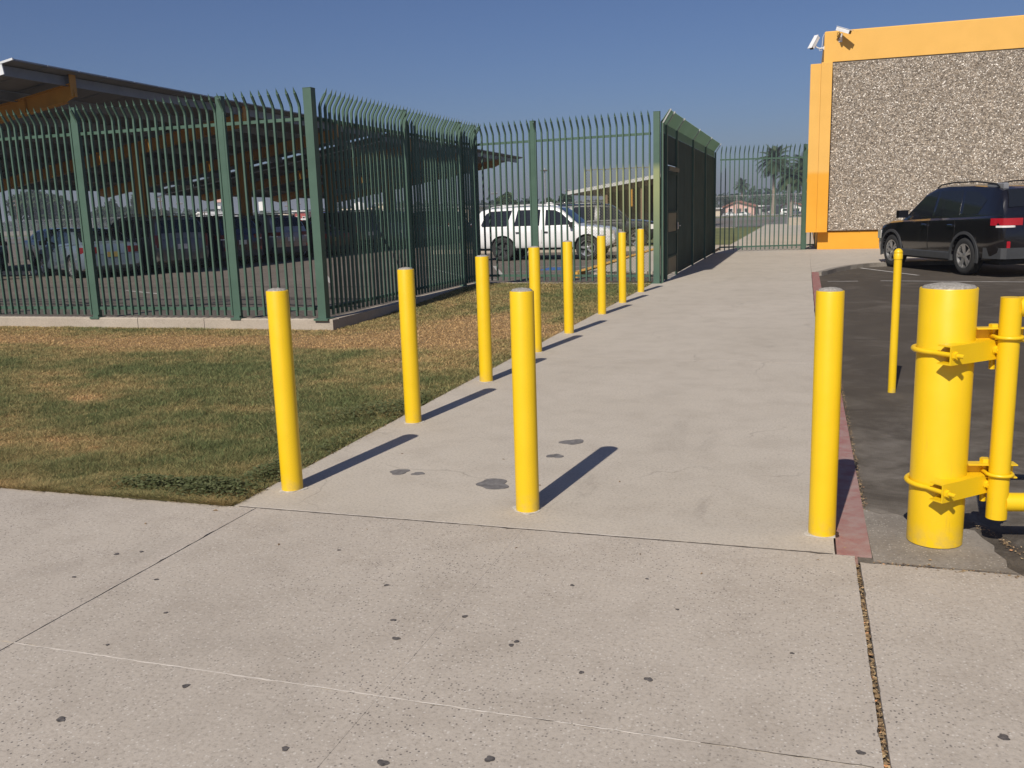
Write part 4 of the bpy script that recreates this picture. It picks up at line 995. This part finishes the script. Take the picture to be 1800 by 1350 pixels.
MB().box(-4.83, -2.80, 20.8, 33, -.3, -.012).build('yard_pavement', M['walk'], yk)
# tar streaks on the lot
k = plain('tar_line', (.035, .032, .03), .7, sc=8)
b = MB()
for s0, s1, v_, w_ in ((-19, -6.9, 13.6, .05), (-19, -12, 14.1, .03), (-11.5, -6.7, 15.1, .04), (-18, -9, 18.0, .04)):
    P = []
    for i in range(30):
        u = s0+(s1-s0)*i/29; vv = v_+.18*math.sin(u*1.3+v_)+.05*math.sin(u*5)
        P.append([(u, vv-w_, float(lot_z(u, vv+.5))+.012), (u, vv+w_, float(lot_z(u, vv+.5))+.012)])
    b.grid(P)
b.build('tar_streaks', k, kind='structure')
# white stall lines on the drive
def dline(x0, y0, x1, y1, w):
    d = Vector((x1-x0, y1-y0, 0)); d.normalize(); nrm = Vector((-d.y, d.x, 0))*w/2
    return MB().add([(p[0]+s_*nrm.x, p[1]+s_*nrm.y, -.075) for p, s_ in (((x0, y0), -1), ((x1, y1), -1), ((x1, y1), 1), ((x0, y0), 1))], [(0, 1, 2, 3)]).build('parking_line', M['whitepaint'], kind='structure')
dline(.95, 22.9, 2.2, 19.9, .09); dline(.45, 18.5, 1.0, 18.55, .08); dline(1.4, 18.6, 9, 17.2, .09); dline(4.6, 21.2, 6.6, 16.6, .09)
t = thing('white_ball', 'small white ball lying on the car park edge at far left', 'ball', (-23.7, 23.5, LZ+.0))
b = MB(); b.lathe([(.002, 0)]+[(.10*math.sin(q), .10-.10*math.cos(q)) for q in np.linspace(.2, 2.95, 12)]+[(.002, .2)], 16); b.build('shell', M['fascia'], t, smooth=60)
MB().box(-34, -22.6, 23.9, 24.1, -.3, -.03).build('lot_island_kerb', M['curb'], kind='structure')
#@END_CANOPY
#@FAR
# ------------------------------------------------------------------ beyond the fences
FS, FG = 1.8, -1.36   # far neighbourhood: measured at a provisional 100-200 m, stands 1.8 times farther on lower land
_before = set(o.name for o in col.objects)
path = link('far_path', None, None, (0, 0, 0), kind='structure')
for i in range(6): MB().box(-2.55, .34, 30.22+i*6.0, 30.22+(i+1)*6.0-.02, -.2, .0).build('concrete_slab', M['walk'], path)
MB().box(-14, -2.58, 34.2, 60, -.28, -.015).build('far_lawn', M['farlawn'], kind='structure')
MB().box(-14, -2.56, 33.6, 34.18, -.28, .0).build('far_kerb', M['curb'], kind='structure')
MB().box(-14, -4.2, 60.02, 60.7, -.28, .0).build('far_kerb', M['curb'], kind='structure')
zs = lambda y: -.12-1.20*float(sm(66, 200, y))
yy = list(np.linspace(66.2, 196, 14))
MB().grid([[(x, y, zs(y)) for y in yy] for x in (-500, 400)]).build('street', M['road'], kind='structure')
MB().grid([[(x, y, zs(y)+.01) for y in (196.1, 205, 218)] for x in (-500, 400)]).build('verge', M['farlawn'], kind='structure')
# chain-link fence in front of the street
def chain_fence(label, x0, x1, y, h, n, z=-.1, rails=(1.0,)):
    t = thing('chain_link_fence', label, 'fence', (x0, y, z)); L = x1-x0
    for i in range(n+1): MB().tube([(L*i/n, 0, 0), (L*i/n, 0, h+.05)], .035, 8).build('post', M['steel'], t)
    MB().tube([(0, 0, h), (L, 0, h)], .022, 6).build('top_rail', M['steel'], t)
    for f_ in rails[1:]: MB().tube([(0, 0, h*f_), (L, 0, h*f_)], .022, 6).build('mid_rail', M['steel'], t)
    b = MB(); s_ = .16
    for dr in (1, -1):
        c_ = -h if dr == 1 else 0
        while c_ < L+h:
            xa, xb = (c_, c_+h) if dr == 1 else (c_, c_-h)
            b.add([(xa-.004, .01*dr, 0), (xa+.004, .01*dr, 0), (xb+.004, .01*dr, h), (xb-.004, .01*dr, h)], [(0, 1, 2, 3)]); c_ += s_
    b.build('wire_mesh', M['steel'], t, kind='stuff'); return t
chain_fence('grey chain-link fence crossing beyond the end of the concrete path', -16, 3.2, 65.2, 2.1, 5, rails=(1, .36))
chain_fence('long chain-link fence behind the car park seen through the pickets', -105, -17, 94, 2.2, 26)
t = thing('fence_post', 'tall galvanised post standing in the chain-link fence beyond the path', 'post', (-1.08, 64.9, -.1))
MB().tube([(0, 0, 0), (0, 0, 2.75)], .10, 12).build('pole', M['steel'], t)
MB().box(-.14, .14, -.14, .14, 0, .04).build('base_plate', M['steel'], t)
b = MB(); t = thing('concrete_block', 'pale concrete block beside the far path, right of the tall post', 'block', (-.2, 62.5, -.02))
MB().box(-.85, .85, -.3, .3, .0, .50, ch=.03).build('block_body', M['curb'], t)
MB().box(-.7, .7, -.35, -.301, .0, .12).build('footing', M['curb'], t)
# trees
def crown(blobs, n, size, seed, mat):
    q = np.random.default_rng(seed); V = []; A = []
    w = np.array([b_[3]*b_[4]*b_[5] for b_ in blobs])**.7; w = w/w.sum()
    id_ = q.choice(len(blobs), n, p=w); B = np.array([b_[:6] for b_ in blobs])[id_]
    d = q.normal(size=(n, 3)); d /= np.linalg.norm(d, axis=1)[:, None]
    rr = (1-.55*q.random(n)**2.2)[:, None]*(1+.12*q.normal(size=(n, 1)))
    c = B[:, :3]+d*rr*B[:, 3:6]
    a = q.normal(size=(n, 3)); a /= np.linalg.norm(a, axis=1)[:, None]
    e = np.cross(a, q.normal(size=(n, 3))); e /= np.linalg.norm(e, axis=1)[:, None]
    s_ = (size*(.5+q.random(n)))[:, None]
    V = np.stack([c-a*s_, c-e*s_*.6, c+a*s_, c+e*s_*.6], 1).reshape(-1, 3)
    A = np.repeat(np.clip(.5+.2*q.normal(size=n)+.25*(rr[:, 0]-.8), 0, 1), 4)
    return npmesh('crown', V, 4, mat, A)
def tree(label, u, v, h, w, seed, mat='leaf', name='tree', n=2600, trunk=.3, group=None, nb=9):
    t = thing(name, label, 'tree', (u, v, -.1), 0, group); q = random.Random(seed)
    bl = [(0, 0, h*.62, w*.30, w*.30, h*.30)]
    for i in range(nb):
        a = q.random()*6.28; rr = w*(.18+.20*q.random()); bl.append((math.cos(a)*rr, math.sin(a)*rr, h*(.35+.42*q.random()), w*(.14+.12*q.random()), w*(.14+.12*q.random()), h*(.10+.11*q.random())))
    link('crown', crown(bl, n, h*.030+.08, seed, M[mat]), t)
    b = MB(); b.tube([(0, 0, 0), (.05*w, .02, h*.3), (.02, 0, h*.6)], [trunk, trunk*.7, trunk*.35], 8)
    for i in range(4):
        a = q.random()*6.28; b.tube([(.03, 0, h*(.26+.05*i)), (math.cos(a)*w*.15, math.sin(a)*w*.15, h*.5), (math.cos(a)*w*.28, math.sin(a)*w*.28, h*.62)], [trunk*.45, trunk*.3, trunk*.12], 6)
    b.build('trunk', M['bark'], t, smooth=60); return t
def palm(label, u, v, h, cr_, seed, n=34, droop=1.0):
    t = thing('palm_tree', label, 'palm tree', (u, v, -.1)); q = random.Random(seed)
    MB().tube([(0, 0, 0), (.05, 0, h*.3), (.02, 0, h*.7), (0, 0, h)], [.34, .24, .21, .20], 12).build('trunk', M['palmbark'], t, smooth=60)
    V = []; A = []
    for i in range(n):
        a = 2.4*i+q.random()*.5; el = R(-50+130*((i+.5)/n)+q.uniform(-8, 8)); L = cr_*(.8+.3*q.random())*(1 if el > -.5 else .75)
        pts = []; p = np.array([0, 0, h]); d = np.array([math.cos(a)*math.cos(el), math.sin(a)*math.cos(el), math.sin(el)])
        for s_ in range(13): pts.append(p.copy()); p = p+d*L/12; d = d+np.array([0, 0, -.11*droop*(1+s_*.06)]); d /= np.linalg.norm(d)
        side = np.array([-math.sin(a), math.cos(a), 0]); rv = q.random()
        for s_ in range(2, 13):
            pt = pts[s_]; fw = pts[s_]-pts[s_-1]; fw /= np.linalg.norm(fw); ll = L*.26*math.sin(math.pi*min(1, (s_+1)/13.5))+.05
            for sd_ in (-1, 1):
                for k_ in range(2):
                    o_ = pt-fw*L/12*.5*k_; tip = o_+side*sd_*ll+fw*ll*.6+np.array([0, 0, -ll*.45])
                    V += [o_-fw*.06, o_+fw*.06, tip]; A += [rv]*3
            V += [pts[s_-1], pt+side*.03, pt-side*.03]; A += [rv]*3
    link('fronds', npmesh('fronds', np.array(V), 3, M['palm'], np.array(A)), t)
    return t
palm('tall palm with a full drooping crown beyond the end fence', -3.76, 119, 6.6, 2.7, 1, 46)
palm('small distant palm above the roofs, left of the tall palm', -12.1, 190, 5.2, 2.0, 2, 30)
palm('bushy palm against the orange wall, leftmost of that pair', -1.65, 112, 4.3, 2.2, 3, 44, 1.2)
palm('broad palm partly hidden by the orange building', -.2, 114, 5.3, 2.6, 4, 50, 1.2)
# trees seen under the canopy
tree('big dark tree at far left behind the car park', -119.06, 120, 7.93, 8.01, 19, 'leafd', n=5200, nb=12)
tree('dark round tree right of the big tree at far left', -112.86, 121, 5.75, 4.77, 20, 'leafd', n=3000, nb=9)
tree('low tree in the treeline under the canopy', -111.92, 128, 4.76, 5.77, 21, 'leafd', n=2200, nb=9)
tree('pointed dark tree rising above the treeline under the canopy', -116.20, 134, 6.06, 2.29, 22, 'leafd', n=1500, nb=6)
tree('bushy tree left of the orange canopy column', -109.27, 130, 4.65, 4.89, 23, 'leafd', n=2400, nb=9)
tree('slender tree just left of the orange canopy column', -109.58, 132, 6.12, 1.48, 24, 'leafd', n=1500, nb=6)
tree('round tree beyond the long white shed', -110.29, 138, 4.22, 4.33, 25, 'leafd', n=1800, nb=7)
tree('small dark tree right of the long white shed', -104.91, 140, 3.59, 2.26, 26, 'leafd', n=1200, nb=6)
tree('small bushes left of the corner of the car park fence', -96.89, 140, 3.35, 2.20, 27, 'leafd', n=1000, nb=6)
tree('round green tree above the roof of the white SUV', -38.02, 118, 4.21, 3.02, 28, 'leaf', n=4200, nb=12)
tree('small dark tree above the white SUV, left of the fence post', -36.22, 122, 3.11, 1.55, 29, 'leafd', n=1500, nb=7)
tree('low green tree above the white SUV windscreen', -31.87, 118, 3.20, 2.68, 30, 'leaf', n=2600, nb=9)
tree('dark tree at the left end of the shelter roof', -26.10, 104, 3.48, 2.06, 31, 'leafd', n=2800, nb=9)
tree('hazy bushes right of the round green tree', -42.81, 150, 2.21, 2.41, 32, 'leafd', n=900, nb=6)
tree('dark bushy tree behind the pink house', -10.69, 150, 3.26, 3.85, 33, 'leafd', n=2600, nb=9)
tree('long dark bushy tree right of the pink house', -7.35, 152, 2.77, 2.66, 34, 'leafd', n=2000, nb=9)
tree('low dark tree between the palms', -5.54, 160, 2.54, 1.82, 35, 'leafd', n=1400, nb=7)
tree('small dark tree right of the tall palm', -3.19, 158, 2.65, 2.25, 36, 'leafd', n=1500, nb=7)
link('far_wood', crown([(x_, 420+50*rng.random(), .6, 16, 9, 2.0+5.5*rng.random()) for x_ in np.arange(-620, 110, 12)], 18000, 1.5, 77, M['leafd']), kind='stuff')
# houses and sheds
def house(name, label, x0, x1, y0, y1, h, wc, rc='shed_roof', gable=None, wins=(), doors=(), z=-.1, over=.3, cat='house'):
    t = thing(name, label, cat, (x0, y0, z)); W, D = x1-x0, y1-y0
    MB().box(0, W, 0, D, 0, h).build('wall', M[wc], t)
    if gable: # ridge along y, gable facing camera
        b = MB(); xm = W*gable[0]; hr = gable[1]
        b.add([(0, -.001, h), (W, -.001, h), (xm, -.001, h+hr-.05), (0, D, h), (W, D, h), (xm, D, h+hr-.05)], [(0, 1, 2), (3, 5, 4), (0, 2, 5, 3), (1, 4, 5, 2)]); b.build('gable', M[wc], t)
        for (xa, za, xb, zb) in ((-over, h-over*hr/max(xm, .1), xm, h+hr), (W+over, h-over*hr/max(W-xm, .1), xm, h+hr)):
            b = MB(); b.add([(xa, -over, za), (xb, -over, zb), (xb, D+over, zb), (xa, D+over, za), (xa, -over, za+.14), (xb, -over, zb+.14), (xb, D+over, zb+.14), (xa, D+over, za+.14)], [(0, 1, 2, 3), (4, 7, 6, 5), (0, 4, 5, 1), (1, 5, 6, 2), (2, 6, 7, 3), (3, 7, 4, 0)]); b.build('roof', M[rc], t)
    else:
        MB().box(-over, W+over, -over, D+over, h, h+.16).build('roof', M[rc], t)
    for (a_, b_, c_, d_) in wins:
        f_ = MB().box(a_-.06, b_+.06, -.05, -.002, c_-.06, d_+.06).build('window', M['wwhite'], t); MB().box(a_, b_, -.07, -.051, c_, d_).build('pane', M['glass'], f_)
    for (a_, b_, c_) in doors: MB().box(a_, b_, -.06, -.002, 0, c_).build('door', M['wdark'], t)
    return t
for nm, c_ in (('wwhite', (.74, .73, .70)), ('wpink', (.66, .40, .34)), ('wcream', (.58, .50, .38)), ('wgrey', (.36, .36, .36)), ('wbrown', (.20, .13, .08)), ('wdark', (.07, .065, .06)), ('wyellow', (.55, .47, .16)), ('wred', (.35, .06, .05)), ('wblue', (.05, .10, .38)), ('rooftile', (.30, .12, .08)), ('shed_roof', (.48, .48, .47)), ('wood_pole', (.10, .075, .055))): M[nm] = wallm(nm, c_)
M['shed_dark'] = wallm('shelter_underside', (.075, .050, .028))
house('pink_house', 'pink house with a low gable and white cars in front, beyond the path', -9.9, -6.2, 122, 130, 1.25, 'wpink', 'rooftile', (.42, .62), [(.5, 1.0, .5, 1.0), (2.5, 2.9, .4, 1.0)], [(1.5, 2.1, 1.0)])
house('cream_house', 'cream low building at the left edge of the end fence view', -12.6, -10.6, 124, 130, 1.0, 'wcream', 'shed_roof', None, [(.4, .8, .4, .8)])
house('grey_house', 'white and grey bungalow right of the pink house', -5.9, -2.6, 126, 133, 1.15, 'wgrey', 'wwhite', None, [(.4, .9, .45, .85), (1.6, 2.3, .45, .85)], [(1.1, 1.4, .9)])
house('red_roof_house', 'house with dull red roof between the palms', -2.9, -.3, 124, 131, 1.1, 'wwhite', 'rooftile', (.5, .5), [(.3, .9, .35, .8), (1.6, 2.2, .35, .8)])
house('pink_building', 'dull pink building under the canopy just left of the orange column', -96.14, -92.61, 112, 118, 1.80, 'wpink', 'wwhite', None, [(0.44, 1.06, 0.72, 1.26), (2.21, 2.82, 0.72, 1.26)])
house('long_white_shed', 'long white shed behind the parked cars', -91.09, -82.63, 112, 118, 1.92, 'wwhite', 'wwhite', None, [(0.53, 1.27, 0.77, 1.34), (2.64, 3.38, 0.77, 1.34), (4.76, 5.5, 0.77, 1.34), (6.87, 7.61, 0.77, 1.34)])
house('white_shed', 'white shed with peaked roof behind the navy SUV', -84.67, -81.20, 114, 120, 1.88, 'wwhite', 'wwhite', (0.3, 0.8), [(0.87, 2.08, 0.75, 1.32)])
house('cream_shop', 'cream low building left of the red sign, behind the fence corner', -68.82, -67.12, 112, 118, 1.96, 'wcream', 'wcream', None, [(0.21, 0.51, 0.78, 1.37), (1.06, 1.36, 0.78, 1.37)])
house('red_front_shop', 'shop with red fascia just left of the corner post', -66.73, -64.80, 112, 118, 2.36, 'wred', 'wwhite', None, [(0.24, 0.58, 0.94, 1.65), (1.21, 1.54, 0.94, 1.65)])
house('white_trailer', 'white low trailer building behind the corner post', -58.56, -56.68, 100, 106, 1.28, 'wwhite', 'wwhite', None, [(0.16, 0.38, 0.51, 0.9), (0.78, 1.0, 0.51, 0.9), (1.41, 1.63, 0.51, 0.9)])
house('blue_sign_office', 'white office with a blue strip right of the corner post', -62.46, -60.13, 112, 118, 2.01, 'wwhite', 'wblue', None, [(0.29, 0.7, 0.8, 1.41), (1.46, 1.86, 0.8, 1.41)])
house('cream_hall', 'cream hall under the white tank', -59.16, -54.86, 112, 118, 2.37, 'wcream', 'wcream', None, [(0.27, 0.64, 0.95, 1.66), (1.34, 1.72, 0.95, 1.66), (2.42, 2.79, 0.95, 1.66), (3.49, 3.87, 0.95, 1.66)])
house('tan_store', 'small tan building between the cream hall and the tall tank', -55.19, -53.59, 114, 120, 3.07, 'wcream', 'wgrey', None, [(0.4, 0.96, 1.23, 2.15)])
house('grey_store', 'grey low store seen between the side fence pickets', -47.83, -43.99, 112, 118, 1.67, 'wgrey', 'shed_roof', None, [(0.32, 0.77, 0.67, 1.17), (1.6, 2.05, 0.67, 1.17), (2.88, 3.33, 0.67, 1.17)])
house('orange_tan_house', 'tan building seen through the last bay of the side fence', -43.17, -41.14, 112, 118, 2.19, 'wcream', 'shed_roof', None, [(0.25, 0.61, 0.88, 1.53), (1.27, 1.62, 0.88, 1.53)])
house('pale_site_office', 'white site office at the left end of the shelter', -27.08, -25.06, 112, 118, 2.20, 'wwhite', 'wwhite', None, [(0.25, 0.61, 0.88, 1.54), (1.26, 1.62, 0.88, 1.54)])
house('grey_shed', 'grey portable shed above the SUV bonnet', -29.64, -27.16, 112, 118, 1.58, 'wgrey', 'wwhite', None, [(0.31, 0.74, 0.63, 1.11), (1.55, 1.98, 0.63, 1.11)])
def tank(label, u, v, r, z0, h):
    t = thing('water_tank', label, 'tank', (u, v, -.1))
    MB().lathe([(r, z0), (r, z0+h), (r*.92, z0+h+r*.35), (r*.7, z0+h+r*.62), (r*.35, z0+h+r*.78), (.02, z0+h+r*.82)], 24).build('tank_shell', M['wwhite'], t, smooth=40)
    for a in range(4): MB().tube([(r*.7*math.cos(a*1.57+.7), r*.7*math.sin(a*1.57+.7), 0), (r*.7*math.cos(a*1.57+.7), r*.7*math.sin(a*1.57+.7), z0)], .08, 6).build('leg', M['steel'], t)
tank('white domed tank above the cream hall seen through the side fence', -55.34, 109, 0.87, 2.28, 0.34)
tank('tall white square-shouldered tank beside the far canopy column', -50.58, 109, 0.53, 2.36, 0.96)
tank('white domed tank at the right end of the side fence', -39.33, 109, 0.49, 1.32, 1.44)
tank('white domed tank left of the white SUV roof middle', -35.59, 109, 0.56, 1.70, 0.19)
tank('smallest white domed tank just above the white SUV roof', -34.38, 109, 0.38, 1.60, 0.11)
tank('white domed tank above the white SUV windscreen', -29.71, 109, 0.69, 1.53, 0.41)
# shelter with sloped roof
t = thing('shelter', 'brown shelter with a pale sloping roof edge behind the wire mesh', 'shelter', (0, 0, 0))
z_ = lambda u: 2.40+(u+15.0)*.145
b = MB(); b.prism([(-15.2, z_(-15.2)), (-7.0, z_(-7.0)), (-7.0, z_(-7.0)+.22), (-15.2, z_(-15.2)+.22)], 'y', 60, 76); b.build('roof', M['shed_roof'], t)
b = MB(); b.prism([(-13.2, -.1), (-7.2, -.1), (-7.2, z_(-7.2)-.02), (-13.2, z_(-13.2)-.02)], 'y', 64, 64.3); b.build('back_wall', M['shed_dark'], t)
b = MB(); b.prism([(-13.0, z_(-13)-.35), (-7.2, z_(-7.2)-.35), (-7.2, z_(-7.2)-.02), (-13.0, z_(-13)-.02)], 'y', 60.4, 60.5); b.build('beam', M['wbrown'], t)
for u in (-12.6, -10.2, -7.5): MB().box(u-.10, u+.10, 60.5, 60.7, -.1, z_(u)-.02).build('post', M['wbrown'], t)
for u, a_, b_ in ((-10.9, 1.5, 2.6), (-9.3, 1.7, 2.7)): MB().box(u-.12, u+.12, 60.2, 60.3, a_, b_).build('brace', M['girder'], t)
MB().box(-12.4, -7.3, 63.6, 63.95, -.1, 1.05).build('counter', M['wdark'], t)
# poles
def upole(label, u, v, h, arms=((1.0, 1.6),), r=.11):
    t = thing('utility_pole', label, 'utility pole', (u, v, -.1), R(random.uniform(-20, 20)))
    MB().tube([(0, 0, 0), (0, 0, h)], [r, r*.7], 8).build('pole', M['wood_pole'], t)
    for d_, w_ in arms:
        a_ = MB().box(-w_/2, w_/2, -.05, .05, h-d_-.05, h-d_+.05).build('crossarm', M['wood_pole'], t)
        for x_ in (-w_*.45, -w_*.2, w_*.2, w_*.45): MB().lathe([(.04, 0), (.05, .06), (.03, .14)], 6, Matrix.Translation((x_, 0, h-d_+.05))).build('insulator', M['wgrey'], a_)
upole('wooden utility pole under the canopy at far left', -114.82, 112.0, 5.61, ((0.3, 1.2), (0.9, 1.2)), 0.11)
upole('utility pole just right of the orange canopy column', -88.51, 112.0, 5.23, ((0.2, 1.2), (0.8, 1.2)), 0.11)
upole('short-armed utility pole between the canopy columns', -85.34, 112.0, 4.09, ((0.1, 1.0),), 0.11)
upole('low wide-armed utility pole left of the lattice mast', -81.27, 112.0, 2.77, ((0.1, 1.7),), 0.11)
upole('double crossarm utility pole left of the corner post', -67.73, 112.0, 5.15, ((0.1, 1.1), (1.4, 1.1), (2.0, 1.1)), 0.08)
upole('utility pole right behind the corner post', -66.02, 112.0, 4.55, ((0.1, 1.0), (1.2, 0.7)), 0.08)
upole('utility pole left of the round green tree', -37.75, 112.0, 3.88, ((0.1, 0.8),), 0.07)
upole('thin utility pole above the shelter roof end', -28.14, 112.0, 3.89, ((0.1, 0.7),), 0.07)
t = thing('lamp_mast', 'tall grey light pole with a dark lamp head above the white SUV', 'light pole', (-19.4, 70, -.1))
MB().tube([(0, 0, 0), (0, 0, 4.6)], [.07, .045], 8).build('pole', M['steel'], t); MB().box(-.28, .28, -.2, .2, 4.5, 4.60).build('lamp_head', M['wdark'], t); MB().lathe([(.05, 4.6), (.05, 4.75)], 8).build('photocell', M['wgrey'], t)
t = thing('lattice_mast', 'red and white lattice mast under the farther canopy', 'mast', (-78.7, 112, -.1))
b = MB()
for s_ in range(8):
    z_a, z_b = s_*.6, (s_+1)*.6; w_ = .20
    for x_ in (-w_, w_): b.beam((x_, 0, z_a), (x_, 0, z_b), .07, .07)
    b.beam((-w_, 0, z_a), (w_, 0, z_b), .05, .05); b.beam((w_, 0, z_a), (-w_, 0, z_b), .05, .05)
b.build('mast_frame', M['wgrey'], t)
MB().box(-.5, .45, -.15, .15, 4.0, 5.35).build('sign_box', M['wpink'], t); MB().box(-.35, .35, -.22, .22, 3.1, 3.5).build('dish', M['wwhite'], t)
t = thing('pole_sign', 'white pole sign beside the orange canopy column', 'sign', (-68.3, 106, -.1))
MB().tube([(-.45, 0, 0), (-.45, 0, 3.3)], .05, 8).build('pole', M['wwhite'], t); MB().tube([(.55, 0, 0), (.55, 0, 3)], .05, 8).build('pole', M['wwhite'], t); MB().box(-.1, .75, -.08, .08, 2.6, 3.75, ch=.05).build('sign_face', M['wwhite'], t)
t = thing('yellow_sign', 'small yellow sign on a post at far left behind the fence', 'sign', (-102.3, 112, -.1))
MB().tube([(0, 0, 0), (0, 0, 2.0)], .06, 6).build('pole', M['steel'], t); MB().box(-.25, .3, -.08, .08, 1.7, 2.9).build('sign_face', M['wyellow'], t)
# street vehicles
for i, (u, v, P, pm, rz, lb) in enumerate(((-8.9, 119.4, SEDAN, 'p_white', .35, 'small white car parked in front of the pink house, left one'), (-7.5, 119.0, SEDAN, 'p_white', 2.7, 'white car parked in front of the pink house, right one'),
    (-4.1, 120.5, SUV, 'p_grey', 1.5, 'grey car seen from behind between pink house and palms'), (-1.6, 118.6, VAN, 'p_white', .06, 'white van parked left of the tall fence post beyond the path'), (.9, 118.4, SEDAN, 'p_white', .05, 'white car parked at the right edge of the far street view'))):
    c_ = make_car('street_car', lb, 'car', P, M[pm], (u, v, -.08), rz, 'cars parked along the far street', detail=False); s_ = .42 if i < 3 else .5; c_.scale = (s_, s_, s_*1.0)
for o in list(col.objects):
    if o.name not in _before and o.parent is None and 'label' in o and o.location.y >= 100:
        o.location = (o.location.x*FS, o.location.y*FS, FG); o.scale = o.scale*FS
# smog
k_ = bpy.data.materials.new('haze_air'); k_.use_nodes = True; nt = k_.node_tree
for n_ in list(nt.nodes):
    if n_.type == 'BSDF_PRINCIPLED': nt.nodes.remove(n_)
pv = nt.nodes.new('ShaderNodeVolumePrincipled'); pv.inputs['Color'].default_value = (.80, .84, .92, 1); pv.inputs['Density'].default_value = .0007; pv.inputs['Anisotropy'].default_value = .2
nt.links.new(pv.outputs[0], [n_ for n_ in nt.nodes if n_.type == 'OUTPUT_MATERIAL'][0].inputs['Volume'])
MB().box(-2300, 2300, -70, 2300, -2.6, 24).build('haze', k_, kind='stuff')
#@END_FAR
